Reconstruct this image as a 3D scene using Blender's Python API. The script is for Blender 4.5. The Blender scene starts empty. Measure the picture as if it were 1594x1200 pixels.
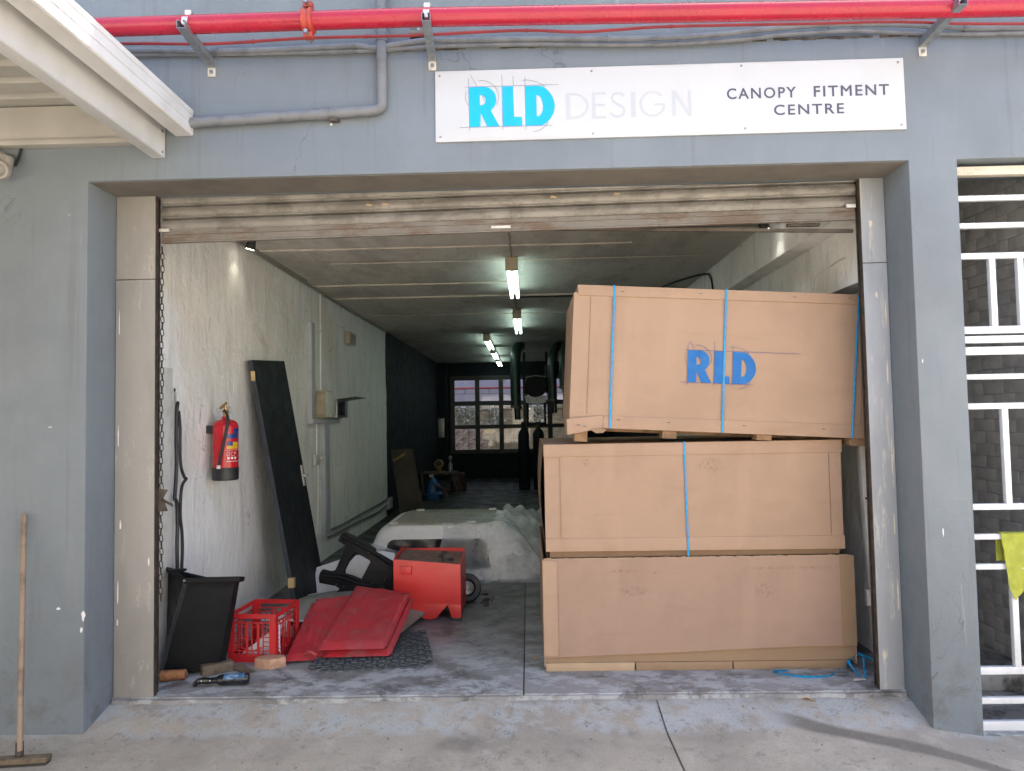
import bpy, bmesh, math, random
from mathutils import Vector, Matrix, noise
random.seed(7)
S = bpy.context.scene
COL = S.collection
rad = math.radians

# ------------------------------------------------------------------ camera, sky, sun, exposure
cam_d = bpy.data.cameras.new("camera"); cam = bpy.data.objects.new("camera", cam_d); COL.objects.link(cam)
S.camera = cam
PITCH, YAW, ROLL, FPX = 0.04587, 0.02140, -0.01830, 1126.2
cp, sp, cy, sy, cr, sr = math.cos(PITCH), math.sin(PITCH), math.cos(YAW), math.sin(YAW), math.cos(ROLL), math.sin(ROLL)
fwd = Vector((-sy*cp, cy*cp, sp)); rgt = Vector((cy, sy, 0)); upv = rgt.cross(fwd)
r2 = cr*rgt + sr*upv; u2 = -sr*rgt + cr*upv
cam.matrix_world = Matrix(((r2.x, u2.x, -fwd.x, 0), (r2.y, u2.y, -fwd.y, -4.35), (r2.z, u2.z, -fwd.z, 1.62), (0, 0, 0, 1)))
cam_d.sensor_fit = 'HORIZONTAL'; cam_d.sensor_width = 36; cam_d.lens = 36*FPX/1594
cam_d.clip_start = 0.05; cam_d.clip_end = 2000

SUN_EL, SUN_AZ = 68, 35
W = bpy.data.worlds.new("World"); S.world = W; W.use_nodes = True
nt = W.node_tree; bg = nt.nodes["Background"]; sk = nt.nodes.new("ShaderNodeTexSky")
sk.sky_type = 'NISHITA'; sk.sun_disc = False; sk.sun_elevation = rad(SUN_EL); sk.sun_rotation = rad(SUN_AZ)
sk.air_density = 0.9; sk.dust_density = 3.5; sk.ozone_density = 0.7
nt.links.new(sk.outputs[0], bg.inputs[0]); bg.inputs[1].default_value = 0.13
sl = bpy.data.lights.new("sun", 'SUN'); sun = bpy.data.objects.new("sun", sl); COL.objects.link(sun)
sl.energy = 4.6; sl.angle = rad(0.5); sl.color = (1.0, 0.95, 0.87)
sv = Vector((math.sin(rad(SUN_AZ))*math.cos(rad(SUN_EL)), math.cos(rad(SUN_AZ))*math.cos(rad(SUN_EL)), math.sin(rad(SUN_EL))))
sun.rotation_euler = (-sv).to_track_quat('-Z', 'Y').to_euler()
S.view_settings.view_transform = 'Standard'; S.view_settings.look = 'None'
S.view_settings.gamma = 1; S.view_settings.use_curve_mapping = False
S.view_settings.exposure = 2.45

# ------------------------------------------------------------------ materials
def link(nt, a, b): nt.links.new(a, b)

GAIN = {'grey_blue_wall_paint': .78, 'worn_yard_concrete': .93, 'white_sign_board': .88, 'weathered_cream_jamb_paint': .86, 'grimy_galvanised_slat': .84, 'rusty_bottom_rail': .84, 'bounce_tinted_soffit_paint': .8, 'red_fire_main_paint': .85, 'faded_red_paint': .85, 'grey_painted_conduit': .85, 'white_powder_coat': .9, 'cream_underside_sheet': .78, 'bright_blue_vinyl': .88, 'faded_grey_vinyl': .88, 'galvanised_steel': .85, 'yellow_green_cloth': .85, 'lilac_grey_rear_wall_paint': .85, 'tan_yard_brick': .8, 'mottled_face_brick': .8, 'white_gate_enamel': .92, 'lit_x': 1}
class Mat:
    """small node-graph helper round one Principled BSDF"""
    def __init__(s, name, rough=.6, metal=0, spec=.5, coord='Object'):
        s.m = bpy.data.materials.new(name); s.m.use_nodes = True; s.t = s.m.node_tree
        s.b = s.t.nodes["Principled BSDF"]; s.b.inputs['Roughness'].default_value = rough
        s.b.inputs['Metallic'].default_value = metal
        s.b.inputs['Specular IOR Level'].default_value = spec
        if coord == 'World':
            g = s.t.nodes.new('ShaderNodeNewGeometry'); s.co = g.outputs['Position']
        else:
            g = s.t.nodes.new('ShaderNodeTexCoord'); s.co = g.outputs['Object']
        s.nrm = None; s.col = None; s.g = GAIN.get(name, .86 if 'cardboard' in name or 'corrugated' in name else 1.)
    def map(s, sc):
        n = s.t.nodes.new('ShaderNodeMapping'); n.inputs['Scale'].default_value = sc if hasattr(sc, '__len__') else (sc, sc, sc)
        link(s.t, s.co, n.inputs['Vector']); return n.outputs[0]
    def noise(s, sc, detail=6, rough=.6, dist=0.):
        n = s.t.nodes.new('ShaderNodeTexNoise'); n.inputs['Scale'].default_value = 1
        n.inputs['Detail'].default_value = detail; n.inputs['Roughness'].default_value = rough
        n.inputs['Distortion'].default_value = dist
        link(s.t, s.map(sc), n.inputs['Vector']); return n.outputs['Fac']
    def math(s, op, a, b=None, clamp=False):
        n = s.t.nodes.new('ShaderNodeMath'); n.operation = op; n.use_clamp = clamp
        for i, v in enumerate((a, b)):
            if v is None: continue
            if isinstance(v, (int, float)): n.inputs[i].default_value = v
            else: link(s.t, v, n.inputs[i])
        return n.outputs[0]
    def ramp(s, f, lo, hi, a=0., b=1.):
        n = s.t.nodes.new('ShaderNodeMapRange'); n.interpolation_type = 'SMOOTHSTEP'
        link(s.t, f, n.inputs[0])
        for i, v in zip((1, 2, 3, 4), (lo, hi, a, b)): n.inputs[i].default_value = v
        return n.outputs[0]
    def base(s, c):
        n = s.t.nodes.new('ShaderNodeRGB'); n.outputs[0].default_value = (*[v*s.g for v in c], 1); s.col = n.outputs[0]; return s
    def over(s, c, f, amt=1.):
        n = s.t.nodes.new('ShaderNodeMix'); n.data_type = 'RGBA'
        if isinstance(f, (int, float)): n.inputs[0].default_value = f*amt
        else: link(s.t, s.math('MULTIPLY', f, amt) if amt != 1. else f, n.inputs[0])
        link(s.t, s.col, n.inputs[6]); n.inputs[7].default_value = (*[v*s.g for v in c], 1); s.col = n.outputs[2]; return s
    def bump(s, f, strength=.3, dist=.01):
        n = s.t.nodes.new('ShaderNodeBump'); n.inputs['Strength'].default_value = strength; n.inputs['Distance'].default_value = dist
        link(s.t, f, n.inputs['Height'])
        if s.nrm is not None: link(s.t, s.nrm, n.inputs['Normal'])
        s.nrm = n.outputs[0]; return s
    def xyz(s):
        n = s.t.nodes.new('ShaderNodeSeparateXYZ'); link(s.t, s.co, n.inputs[0]); return n.outputs
    def rough(s, f, lo, hi):
        link(s.t, s.ramp(f, .3, .7, lo, hi), s.b.inputs['Roughness']); return s
    def done(s):
        if s.col is not None: link(s.t, s.col, s.b.inputs['Base Color'])
        if s.nrm is not None: link(s.t, s.nrm, s.b.inputs['Normal'])
        return s.m

def simple(name, c, c2=None, sc=6, rough=.6, metal=0, bump=.12, bsc=80, amt=1., spec=.5, rv=.08):
    m = Mat(name, rough, metal, spec).base(c)
    f = m.noise(sc)
    m.over(c2 if c2 else tuple(x*.72 for x in c), m.ramp(f, .42, .68), amt)
    m.rough(m.noise(sc*2.3), max(rough-rv, .05), min(rough+rv, 1))
    if bump: m.bump(m.noise(bsc, 3), bump, .004)
    return m.done()

def facade_mat():
    m = Mat('grey_blue_wall_paint', .55, coord='World').base((.215, .253, .287))
    m.over((.180, .210, .237), m.ramp(m.noise(1.1, 5), .38, .66), .8)
    m.over((.240, .272, .300), m.ramp(m.noise((3.5, 3.5, .5), 4), .52, .72), .5)
    m.over((.150, .158, .17), m.ramp(m.noise((14, 14, .7), 4), .56, .70), .4)      # vertical run-off streaks
    m.over((.36, .39, .42), m.ramp(m.noise((26, 26, 1.6), 2), .745, .77), .3)       # thin pale drips
    x, y, z = m.xyz()
    low = m.ramp(z, .0, .5, 1, 0)
    m.over((.13, .13, .125), m.math('MULTIPLY', low, m.ramp(m.noise(9, 6), .45, .68)), .55)
    m.over((.10, .095, .085), m.ramp(m.noise(34, 3), .735, .76), .6)              # chips
    m.over((.55, .55, .53), m.ramp(m.noise((17, 17, 23), 2, .5), .79, .80), .9)
    m.rough(m.noise(5), .45, .68)
    c = m.math('ABSOLUTE', m.math('SUBTRACT', m.noise((.9, .9, .7), 5, .55, .6), .5))
    m.over((.10, .105, .115), m.math('MULTIPLY', m.ramp(c, 0, .0022, 1, 0), m.ramp(m.noise(1.3, 2), .52, .60)), .6)
    m.bump(m.noise(2.2, 4), .5, .02).bump(m.noise((9, 9, 14), 5), .35, .008).bump(m.noise(60, 5), .3, .004)
    return m.done()

def plaster_mat():
    m = Mat('white_painted_rough_plaster', .7, coord='World').base((.84, .85, .84))
    m.over((.72, .69, .63), m.ramp(m.noise(.9, 6), .46, .64), .7)
    m.over((.42, .36, .28), m.ramp(m.noise((1.6, 1.6, 2.4), 6), .60, .80), .45)
    m.over((.64, .65, .64), m.ramp(m.noise((7, 7, 1.0), 5), .50, .64), .55)
    m.over((.45, .45, .43), m.ramp(m.noise((30, 30, 5.), 3), .60, .70), .4)
    c = m.math('ABSOLUTE', m.math('SUBTRACT', m.noise((.8, .55, 1.1), 5, .55, .6), .5))
    m.over((.16, .145, .13), m.math('MULTIPLY', m.ramp(c, 0, .0035, 1, 0), m.ramp(m.noise(1.6, 2), .5, .6)), .6)
    m.bump(m.noise((6, 6, 3.2), 6, .62, .4), .75, .035).bump(m.noise(26, 5), .45, .012)
    return m.done()

def ground_mat():
    m = Mat('worn_yard_concrete', .8, coord='World').base((.37, .335, .275))
    m.over((.29, .262, .22), m.ramp(m.noise(1.3, 8, .65), .42, .60), .9)
    m.over((.44, .40, .34), m.ramp(m.noise(3.1, 8, .7), .5, .66), .7)
    x, y, z = m.xyz()
    n1 = m.noise(5, 6)
    edge = m.math('ADD', y, m.math('MULTIPLY', m.math('SUBTRACT', n1, .5), .22))
    band = m.ramp(edge, -.36, -.26)
    m.over((.37, .395, .40), m.math('MULTIPLY', band, m.ramp(m.noise(6, 7, .7), .40, .56)), .8)       # old blue-grey paint
    m.over((.20, .185, .165), m.math('MULTIPLY', m.ramp(edge, -.07, -.01), m.ramp(m.noise(8, 5), .35, .6)), .7)
    # dark curved tyre stain sweeping past the right hand pier
    ln = m.math('ADD', m.math('ADD', y, m.math('MULTIPLY', x, .50)), m.math('MULTIPLY', m.math('SUBTRACT', n1, .5), .05))
    arc = m.math('MULTIPLY', m.ramp(m.math('ABSOLUTE', m.math('SUBTRACT', ln, .49)), .035, .085, 1, 0), m.ramp(x, 1.28, 1.5))
    m.over((.135, .122, .105), arc, .85)
    d2 = m.math('ADD', m.math('POWER', m.math('SUBTRACT', x, -.38), 2), m.math('POWER', m.math('MULTIPLY', m.math('ADD', y, .42), 1.6), 2))
    m.over((.15, .14, .12), m.math('MULTIPLY', m.ramp(d2, 0, .035, 1, 0), m.ramp(m.noise(9, 4), .3, .6)), .6)
    m.over((.13, .12, .105), m.ramp(m.noise(38, 4, .7), .64, .70), .5)      # pits and specks
    m.over((.21, .195, .17), m.ramp(m.noise(11, 7, .75), .55, .64), .6)
    m.over((.52, .50, .46), m.ramp(m.noise(55, 2), .72, .74), .6)
    m.over((.22, .20, .17), m.ramp(m.noise(90, 3, .7), .58, .62), .55)
    c = m.math('ABSOLUTE', m.math('SUBTRACT', m.noise((1.1, .8, 1), 6, .6, .8), .5))
    m.over((.10, .09, .08), m.math('MULTIPLY', m.ramp(c, 0, .0025, 1, 0), m.ramp(m.noise(1.1, 2), .52, .58)), .6)
    m.rough(m.noise(7), .7, .95)
    m.bump(m.noise(9, 8, .7), .45, .012).bump(m.noise(120, 4, .7), .5, .003)
    return m.done()

def floor_mat():
    m = Mat('oil_stained_depth_shaded_floor', .55, coord='World').base((.25, .25, .25))
    m.over((.145, .14, .135), m.ramp(m.noise(1.6, 8, .68), .42, .58), .85)
    x, y, z = m.xyz()
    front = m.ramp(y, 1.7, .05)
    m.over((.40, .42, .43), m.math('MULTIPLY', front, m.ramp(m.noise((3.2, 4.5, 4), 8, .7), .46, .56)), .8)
    m.over((.022, .023, .023), m.ramp(y, 1.2, 6.5), .93)  # floor colour sinks to near-black with depth, painting in the dim back
    m.over((.060, .057, .054), m.ramp(m.noise(2.7, 8, .75, .5), .52, .64), .75)
    m.over((.40, .40, .38), m.ramp(m.noise(42, 3, .6), .735, .76), .6)
    m.rough(m.noise(4, 6), .35, .75)
    m.bump(m.noise(12, 8, .7), .3, .008).bump(m.noise(90, 4), .3, .002)
    return m.done()

def card_mat(name, c, smudges=(), rot=0):
    m = Mat(name, .85, spec=.2).base(c)
    m.over(tuple(v*.88 for v in c), m.ramp(m.noise(2.2, 6), .42, .64), .8)
    m.over(tuple(v*w for v, w in zip(c, (.80, .78, .74))), m.ramp(m.noise((1.2, 1.2, 9), 6), .54, .72), .5)
    m.over(tuple(v*1.08 for v in c), m.ramp(m.noise((5, 5, .8), 4), .55, .7), .5)
    m.over(tuple(v*.55 for v in c), m.ramp(m.noise(30, 4, .7), .70, .75), .5)
    x, y, z = m.xyz()
    for sx, sz, rx, rz in smudges:
        d = m.math('ADD', m.math('POWER', m.math('DIVIDE', m.math('SUBTRACT', x, sx), rx), 2), m.math('POWER', m.math('DIVIDE', m.math('SUBTRACT', z, sz), rz), 2))
        m.over(tuple(v*.33 for v in c), m.math('MULTIPLY', m.ramp(d, .2, 1, 1, 0), m.ramp(m.noise((55, 55, 40), 6, .8), .44, .66)), .55)
    wv = m.t.nodes.new('ShaderNodeTexWave'); wv.bands_direction = 'Z'; wv.inputs['Scale'].default_value = 60
    link(m.t, m.co, wv.inputs['Vector'])
    m.over(tuple(v*.86 for v in c), wv.outputs['Fac'], .22)
    m.bump(wv.outputs['Fac'], .12, .001).bump(m.noise(1.6, 4), .55, .03).bump(m.noise((4, 4, 9), 4), .3, .01).bump(m.noise(70, 3), .10, .002)
    return m.done()

def worn_paint(name, c, under, sc=(9, 9, 2.2), lo=.56, hi=.62, rough=.55, metal=0, amt=.9, dirt=(.10, .085, .065)):
    m = Mat(name, rough, metal, coord='World').base(c)
    m.over(tuple(v*.80 for v in c), m.ramp(m.noise((4, 4, 1.4), 6), .40, .66), .8)
    m.over(under, m.ramp(m.noise(sc, 7, .72), lo, hi), amt)
    m.over(dirt, m.ramp(m.noise((16, 16, 4), 6, .7), .60, .74), .65)
    m.rough(m.noise(8), rough-.12, rough+.2)
    m.bump(m.noise(sc, 7, .72), .3, .004).bump(m.noise(80, 3), .2, .002)
    return m.done()

M = {}
M['facade'] = facade_mat()
M['plaster'] = plaster_mat()
M['ground'] = ground_mat()
M['floor'] = floor_mat()
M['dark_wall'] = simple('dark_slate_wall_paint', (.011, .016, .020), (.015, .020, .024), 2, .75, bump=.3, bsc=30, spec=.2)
M['ceiling'] = worn_paint('grimy_white_ceiling_paint', (.50, .465, .41), (.36, .335, .30), (3, 1.2, 3), .46, .66, .85, dirt=(.12, .11, .10))
_c = Mat('grimy_block_ceiling', .85, coord='World').base((.57, .55, .51))
_c.over((.42, .40, .37), _c.ramp(_c.noise((3, 1.2, 3), 7, .72), .46, .60), .85)
_c.over((.13, .12, .11), _c.ramp(_c.noise((16, 16, 4), 6, .7), .58, .70), .6)
_b = _c.t.nodes.new('ShaderNodeTexBrick'); _b.inputs['Scale'].default_value = 1; _b.inputs['Mortar Size'].default_value = .006; _b.inputs['Brick Width'].default_value = .42; _b.inputs['Row Height'].default_value = .205; _b.inputs['Mortar Smooth'].default_value = .3
link(_c.t, _c.co, _b.inputs['Vector'])
_c.over((.60, .56, .50), _c.math('MULTIPLY', _b.outputs['Fac'], _c.ramp(_c.noise(2.2, 5), .40, .52)), .9)
_c.bump(_b.outputs['Fac'], .35, .006).bump(_c.noise(30, 5), .35, .006)
M['ceiling'] = _c.done()
M['ceil_line'] = simple('ceiling_joint_render', (.58, .53, .46), (.38, .35, .30), 5, .8)
M['brick_paint'] = worn_paint('grey_painted_rough_brick', (.42, .42, .42), (.33, .33, .33), (8, 8, 8), .45, .60, .8, dirt=(.18, .18, .175))
M['mortar'] = simple('grey_painted_mortar', (.35, .35, .35), (.28, .28, .28), 12, .9, bump=.5, bsc=40)
M['jamb'] = worn_paint('weathered_cream_jamb_paint', (.345, .33, .305), (.46, .44, .40), (16, 16, 4), .58, .64, .6, dirt=(.17, .145, .12))
M['jamb_grey'] = worn_paint('weathered_grey_jamb_paint', (.33, .35, .375), (.44, .42, .39), (14, 14, 1.6), .54, .58, .55, dirt=(.18, .17, .16))
M['track'] = simple('dark_greasy_steel_track', (.045, .036, .030), (.09, .07, .055), 20, .6, .3)
M['slat'] = worn_paint('grimy_galvanised_slat', (.285, .270, .245), (.165, .152, .135), (5, 5, 9), .46, .60, .5, .3, .8, dirt=(.12, .098, .075))
M['slat_rust'] = worn_paint('rusty_bottom_rail', (.24, .22, .19), (.16, .10, .065), (3.5, 5, 9), .50, .62, .65, .2, .7, dirt=(.08, .05, .035))
M['dark_steel'] = simple('dark_brown_steel', (.10, .082, .065), (.05, .042, .035), 10, .6, .3)
M['red_pipe'] = simple('red_fire_main_paint', (.44, .016, .042), (.38, .016, .036), 2, .26, bump=.05, bsc=40)
M['red_thin'] = simple('faded_red_paint', (.36, .04, .04), (.28, .034, .034), 7, .45)
M['grey_pipe'] = simple('grey_painted_conduit', (.20, .21, .225), (.13, .138, .148), 8, .55, bump=.3)
M['galv'] = simple('galvanised_steel', (.42, .44, .46), (.30, .32, .34), 25, .42, .75)
M['galv_pale'] = simple('pale_galvanised_foot', (.60, .59, .56), (.45, .43, .40), 25, .5, .3)
M['grime'] = simple('black_grime', (.045, .04, .035), (.12, .10, .08), 20, .95)
M['soffit'] = simple('bounce_tinted_soffit_paint', (.21, .19, .165), (.16, .145, .128), 3, .8)  # warm tint stands in for light bounced up from the ground
M['sign_white'] = None
m = Mat('white_sign_board', .38, coord='World').base((.56, .58, .60))
m.over((.52, .535, .555), m.ramp(m.noise(2.0, 6), .46, .70), .6)
x, y, z = m.xyz()
m.over((.50, .51, .52), m.math('MULTIPLY', m.ramp(z, 3.235, 3.215), m.ramp(m.noise((4, 4, 30), 4), .48, .56)), .45)
m.over((.50, .49, .48), m.math('MULTIPLY', m.ramp(z, 3.595, 3.612), m.ramp(m.noise((3, 3, 20), 4), .48, .58)), .5)
m.over((.55, .55, .53), m.ramp(m.noise(24, 3), .745, .765), .5)
M['sign_white'] = m.bump(m.noise(3, 3), .1, .01).done()
M['cyan'] = simple('bright_blue_vinyl', (0.0, .45, .95), (0.0, .42, .90), 4, .35, bump=0)
M['pale_grey'] = simple('faded_grey_vinyl', (.47, .50, .535), (.50, .53, .56), 4, .4, bump=0)
M['ink'] = simple('dark_slate_vinyl', (.065, .070, .11), (.085, .09, .13), 6, .45, bump=0)
M['ink_line'] = simple('thin_slate_line_ink', (.12, .16, .24), (.18, .22, .30), 6, .5, bump=0)
M['box_blue'] = simple('printed_blue_ink', (.008, .125, .38), (.012, .145, .41), 8, .7, bump=.05)
M['box_line'] = simple('printed_thin_line_ink', (.09, .10, .26), (.15, .14, .25), 8, .8, bump=0)
M['strap'] = simple('blue_packing_strap', (.0, .24, .52), (.0, .28, .58), 12, .28, bump=.2, bsc=200)
M['white_metal'] = simple('white_powder_coat', (.66, .66, .655), (.58, .575, .56), 3, .38, bump=.03)
M['carport_roof'] = simple('cream_underside_sheet', (.52, .50, .46), (.45, .43, .39), 2, .5)
M['gate_white'] = worn_paint('white_gate_enamel', (.76, .78, .80), (.60, .60, .58), (9, 9, 9), .60, .66, .35, 0, .6, dirt=(.42, .36, .28))
M['gate_cream'] = worn_paint('cream_dirty_lintel_bar', (.62, .56, .46), (.42, .33, .22), (9, 9, 20), .55, .66, .5)
M['rag'] = simple('yellow_green_cloth', (.44, .47, .07), (.35, .38, .055), 14, .95, bump=.6, bsc=160)
M['card_a'] = card_mat('brown_cardboard', (.46, .315, .220))
M['card_mid'] = card_mat('brown_cardboard_scuffed', (.45, .308, .216), [(.12, .54, .10, .06), (-.68, .565, .03, .03)])
M['card_low'] = card_mat('brown_cardboard_dirty', (.405, .275, .203), [(-.40, .505, .11, .04), (.42, .50, .075, .06), (.60, .64, .35, .012), (-.26, .62, .03, .015), (-.48, .63, .12, .012)])
M['card_tape'] = card_mat('yellowish_cardboard_strip', (.345, .235, .145))
M['card_edge'] = card_mat('pale_corrugated_edge', (.50, .365, .235))
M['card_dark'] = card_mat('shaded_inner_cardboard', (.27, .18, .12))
M['pallet'] = simple('rough_pallet_timber', (.30, .19, .11), (.18, .11, .065), (8), .9, bump=.5, bsc=60)
M['ext_red'] = simple('extinguisher_red_enamel', (.50, .012, .022), (.44, .010, .018), 6, .22, bump=0)
M['black'] = simple('black_rubber', (.014, .014, .016), (.024, .024, .026), 15, .5)
M['black_plastic'] = simple('dusty_black_plastic', (.0055, .006, .007), (.009, .0095, .010), 5, .55, bump=.25, bsc=160, spec=.22)
M['black_gloss'] = simple('glossy_black_plastic', (.008, .009, .012), (.014, .016, .02), 12, .15, bump=0)
M['brass'] = simple('brass', (.50, .30, .10), (.35, .20, .07), 20, .35, .8)
M['white_plastic'] = simple('white_plastic', (.66, .66, .62), (.55, .54, .50), 8, .45)
M['beige_plastic'] = simple('aged_beige_plastic', (.42, .37, .27), (.34, .29, .21), 8, .45)
M['label_blue'] = simple('label_blue', (.02, .05, .22), None, 8, .3, bump=0)
M['label_yellow'] = simple('label_yellow', (.75, .45, .02), None, 8, .3, bump=0)
M['label_white'] = simple('label_white', (.80, .76, .76), None, 8, .35, bump=0)
M['door_dark'] = simple('charcoal_door_paint', (.009, .012, .014), (.013, .016, .019), 3, .6, bump=.12, bsc=50, spec=.25)
M['door_edge'] = simple('slate_door_edge', (.032, .040, .055), (.022, .028, .036), 5, .55)
M['wood_pale'] = simple('pale_bare_timber', (.55, .40, .20), (.42, .29, .14), 12, .8)
M['trunking'] = simple('blue_white_trunking', (.46, .50, .54), (.40, .43, .46), 6, .5)
M['crate_red'] = simple('red_crate_plastic', (.50, .018, .022), (.38, .022, .022), 9, .42, bump=.15)
M['tarp_red'] = None
m = Mat('dusty_red_vinyl_tarpaulin', .42).base((.40, .022, .034))
m.over((.30, .036, .045), m.ramp(m.noise(3.5, 8, .7), .42, .60), .85)
m.over((.27, .11, .10), m.ramp(m.noise(9, 8, .75), .50, .66), .55)
m.rough(m.noise(6, 5), .30, .62)
M['tarp_red'] = m.bump(m.noise(5, 5, .6, .5), .45, .02).bump(m.noise(60, 3), .1, .002).done()
M['machine_red'] = simple('machine_red_enamel', (.60, .035, .032), (.50, .028, .028), 4, .40, bump=.1)
M['machine_rust'] = simple('dusty_rusty_top', (.22, .13, .10), (.13, .085, .07), 18, .75)
M['mat'] = simple('dark_grey_foam_mat', (.060, .068, .075), (.085, .095, .10), 18, .85, bump=.5, bsc=120)
M['wood_old'] = simple('old_dark_timber', (.15, .115, .075), (.085, .065, .045), 14, .9, bump=.6, bsc=50)
M['wood_pink'] = simple('pinkish_wood_block', (.50, .30, .20), (.38, .21, .13), 16, .75, bump=.3)
M['wood_orange'] = simple('orange_round_timber', (.30, .13, .05), (.15, .06, .03), 22, .7, bump=.3)
M['gelcoat'] = simple('white_canopy_gelcoat', (.88, .89, .89), (.82, .83, .82), 3, .30, bump=.03)
M['canopy_top'] = simple('dusty_canopy_roof', (.40, .38, .33), (.30, .28, .24), 4, .7)
M['fender'] = simple('dusty_grey_green_panel', (.30, .30, .26), (.22, .22, .19), 4, .6)
M['dark_glass'] = simple('tinted_canopy_glass', (.012, .016, .022), (.018, .022, .03), 3, .12, bump=0)
M['steel_sheet'] = simple('brown_reflective_sheet', (.065, .055, .042), (.032, .029, .026), 2.5, .45, .3)
M['ochre'] = simple('ochre_masking_tape', (.24, .16, .06), (.19, .125, .05), 8, .6)
M['blue_machine'] = simple('blue_enamel', (.02, .11, .30), (.015, .07, .20), 9, .4)
M['duct_green'] = simple('dark_green_duct', (.020, .042, .036), (.012, .026, .024), 9, .35)
M['window_frame'] = simple('dark_window_paint', (.035, .034, .032), (.025, .024, .022), 6, .5)
M['yard_lilac'] = simple('lilac_grey_rear_wall_paint', (.42, .385, .46), (.37, .34, .41), 2, .8)
M['yard_brick'] = simple('tan_yard_brick', (.32, .25, .15), (.23, .175, .11), 5, .85)
M['yard_face'] = simple('mottled_face_brick', (.50, .37, .31), (.15, .09, .07), 7, .85)
M['yard_ground'] = simple('rear_yard_concrete', (.13, .125, .115), (.10, .095, .09), 2, .9)
M['foliage'] = simple('grey_green_leaf', (.12, .13, .09), (.42, .42, .40), 9, .6, bump=0)
M['paper'] = simple('crumpled_white_paper', (.66, .66, .72), (.55, .56, .64), 8, .7)
M['roof_far'] = simple('building_roof_concrete', (.3, .3, .29), None, 2, .9)

def emission(name, c, st):
    m = bpy.data.materials.new(name); m.use_nodes = True; t = m.node_tree
    b = t.nodes["Principled BSDF"]; b.inputs['Base Color'].default_value = (*c, 1)
    b.inputs['Emission Color'].default_value = (*c, 1); b.inputs['Emission Strength'].default_value = st
    return m
M['tube'] = emission('lit_fluorescent_tube', (.74, 1.0, .90), 1.6)
M['bulb'] = emission('lit_spot_lens', (1.0, .97, .86), 2.5)
def glass():
    m = bpy.data.materials.new('window_glass'); m.use_nodes = True; t = m.node_tree
    for n in list(t.nodes):
        if n.type == 'BSDF_PRINCIPLED': t.nodes.remove(n)
    o = t.nodes['Material Output']; a = t.nodes.new('ShaderNodeBsdfTransparent'); a.inputs[0].default_value = (.92, .93, .93, 1)
    g = t.nodes.new('ShaderNodeBsdfGlossy'); g.inputs['Roughness'].default_value = .03
    f = t.nodes.new('ShaderNodeFresnel'); mx = t.nodes.new('ShaderNodeMixShader')
    link(t, f.outputs[0], mx.inputs[0]); link(t, a.outputs[0], mx.inputs[1]); link(t, g.outputs[0], mx.inputs[2]); link(t, mx.outputs[0], o.inputs[0])
    return m
M['glass'] = glass()
def film(lo=.22, hi=.50):
    m = bpy.data.materials.new('milky_plastic_film'); m.use_nodes = True; t = m.node_tree
    b = t.nodes["Principled BSDF"]; b.inputs['Base Color'].default_value = (.85, .88, .88, 1); b.inputs['Roughness'].default_value = .30
    o = t.nodes['Material Output']; a = t.nodes.new('ShaderNodeBsdfTransparent'); tl = t.nodes.new('ShaderNodeBsdfTranslucent')
    tl.inputs[0].default_value = (.6, .62, .63, 1)
    m1 = t.nodes.new('ShaderNodeMixShader'); m1.inputs[0].default_value = .25
    link(t, b.outputs[0], m1.inputs[1]); link(t, tl.outputs[0], m1.inputs[2])
    tc = t.nodes.new('ShaderNodeTexCoord'); n = t.nodes.new('ShaderNodeTexNoise'); n.inputs['Scale'].default_value = 5; n.inputs['Detail'].default_value = 5
    link(t, tc.outputs['Object'], n.inputs['Vector'])
    mr = t.nodes.new('ShaderNodeMapRange'); link(t, n.outputs[0], mr.inputs[0])
    for i, v in zip((1, 2, 3, 4), (.38, .62, lo, hi)): mr.inputs[i].default_value = v
    m2 = t.nodes.new('ShaderNodeMixShader'); link(t, mr.outputs[0], m2.inputs[0])
    link(t, a.outputs[0], m2.inputs[1]); link(t, m1.outputs[0], m2.inputs[2]); link(t, m2.outputs[0], o.inputs[0])
    bp = t.nodes.new('ShaderNodeBump'); bp.inputs['Strength'].default_value = .5; bp.inputs['Distance'].default_value = .02
    n2 = t.nodes.new('ShaderNodeTexNoise'); n2.inputs['Scale'].default_value = 9; n2.inputs['Distortion'].default_value = 1.2
    link(t, tc.outputs['Object'], n2.inputs['Vector']); link(t, n2.outputs[0], bp.inputs['Height']); link(t, bp.outputs[0], b.inputs['Normal'])
    return m
M['film'] = film(); M['film_thick'] = film(.45, .75)

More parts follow.
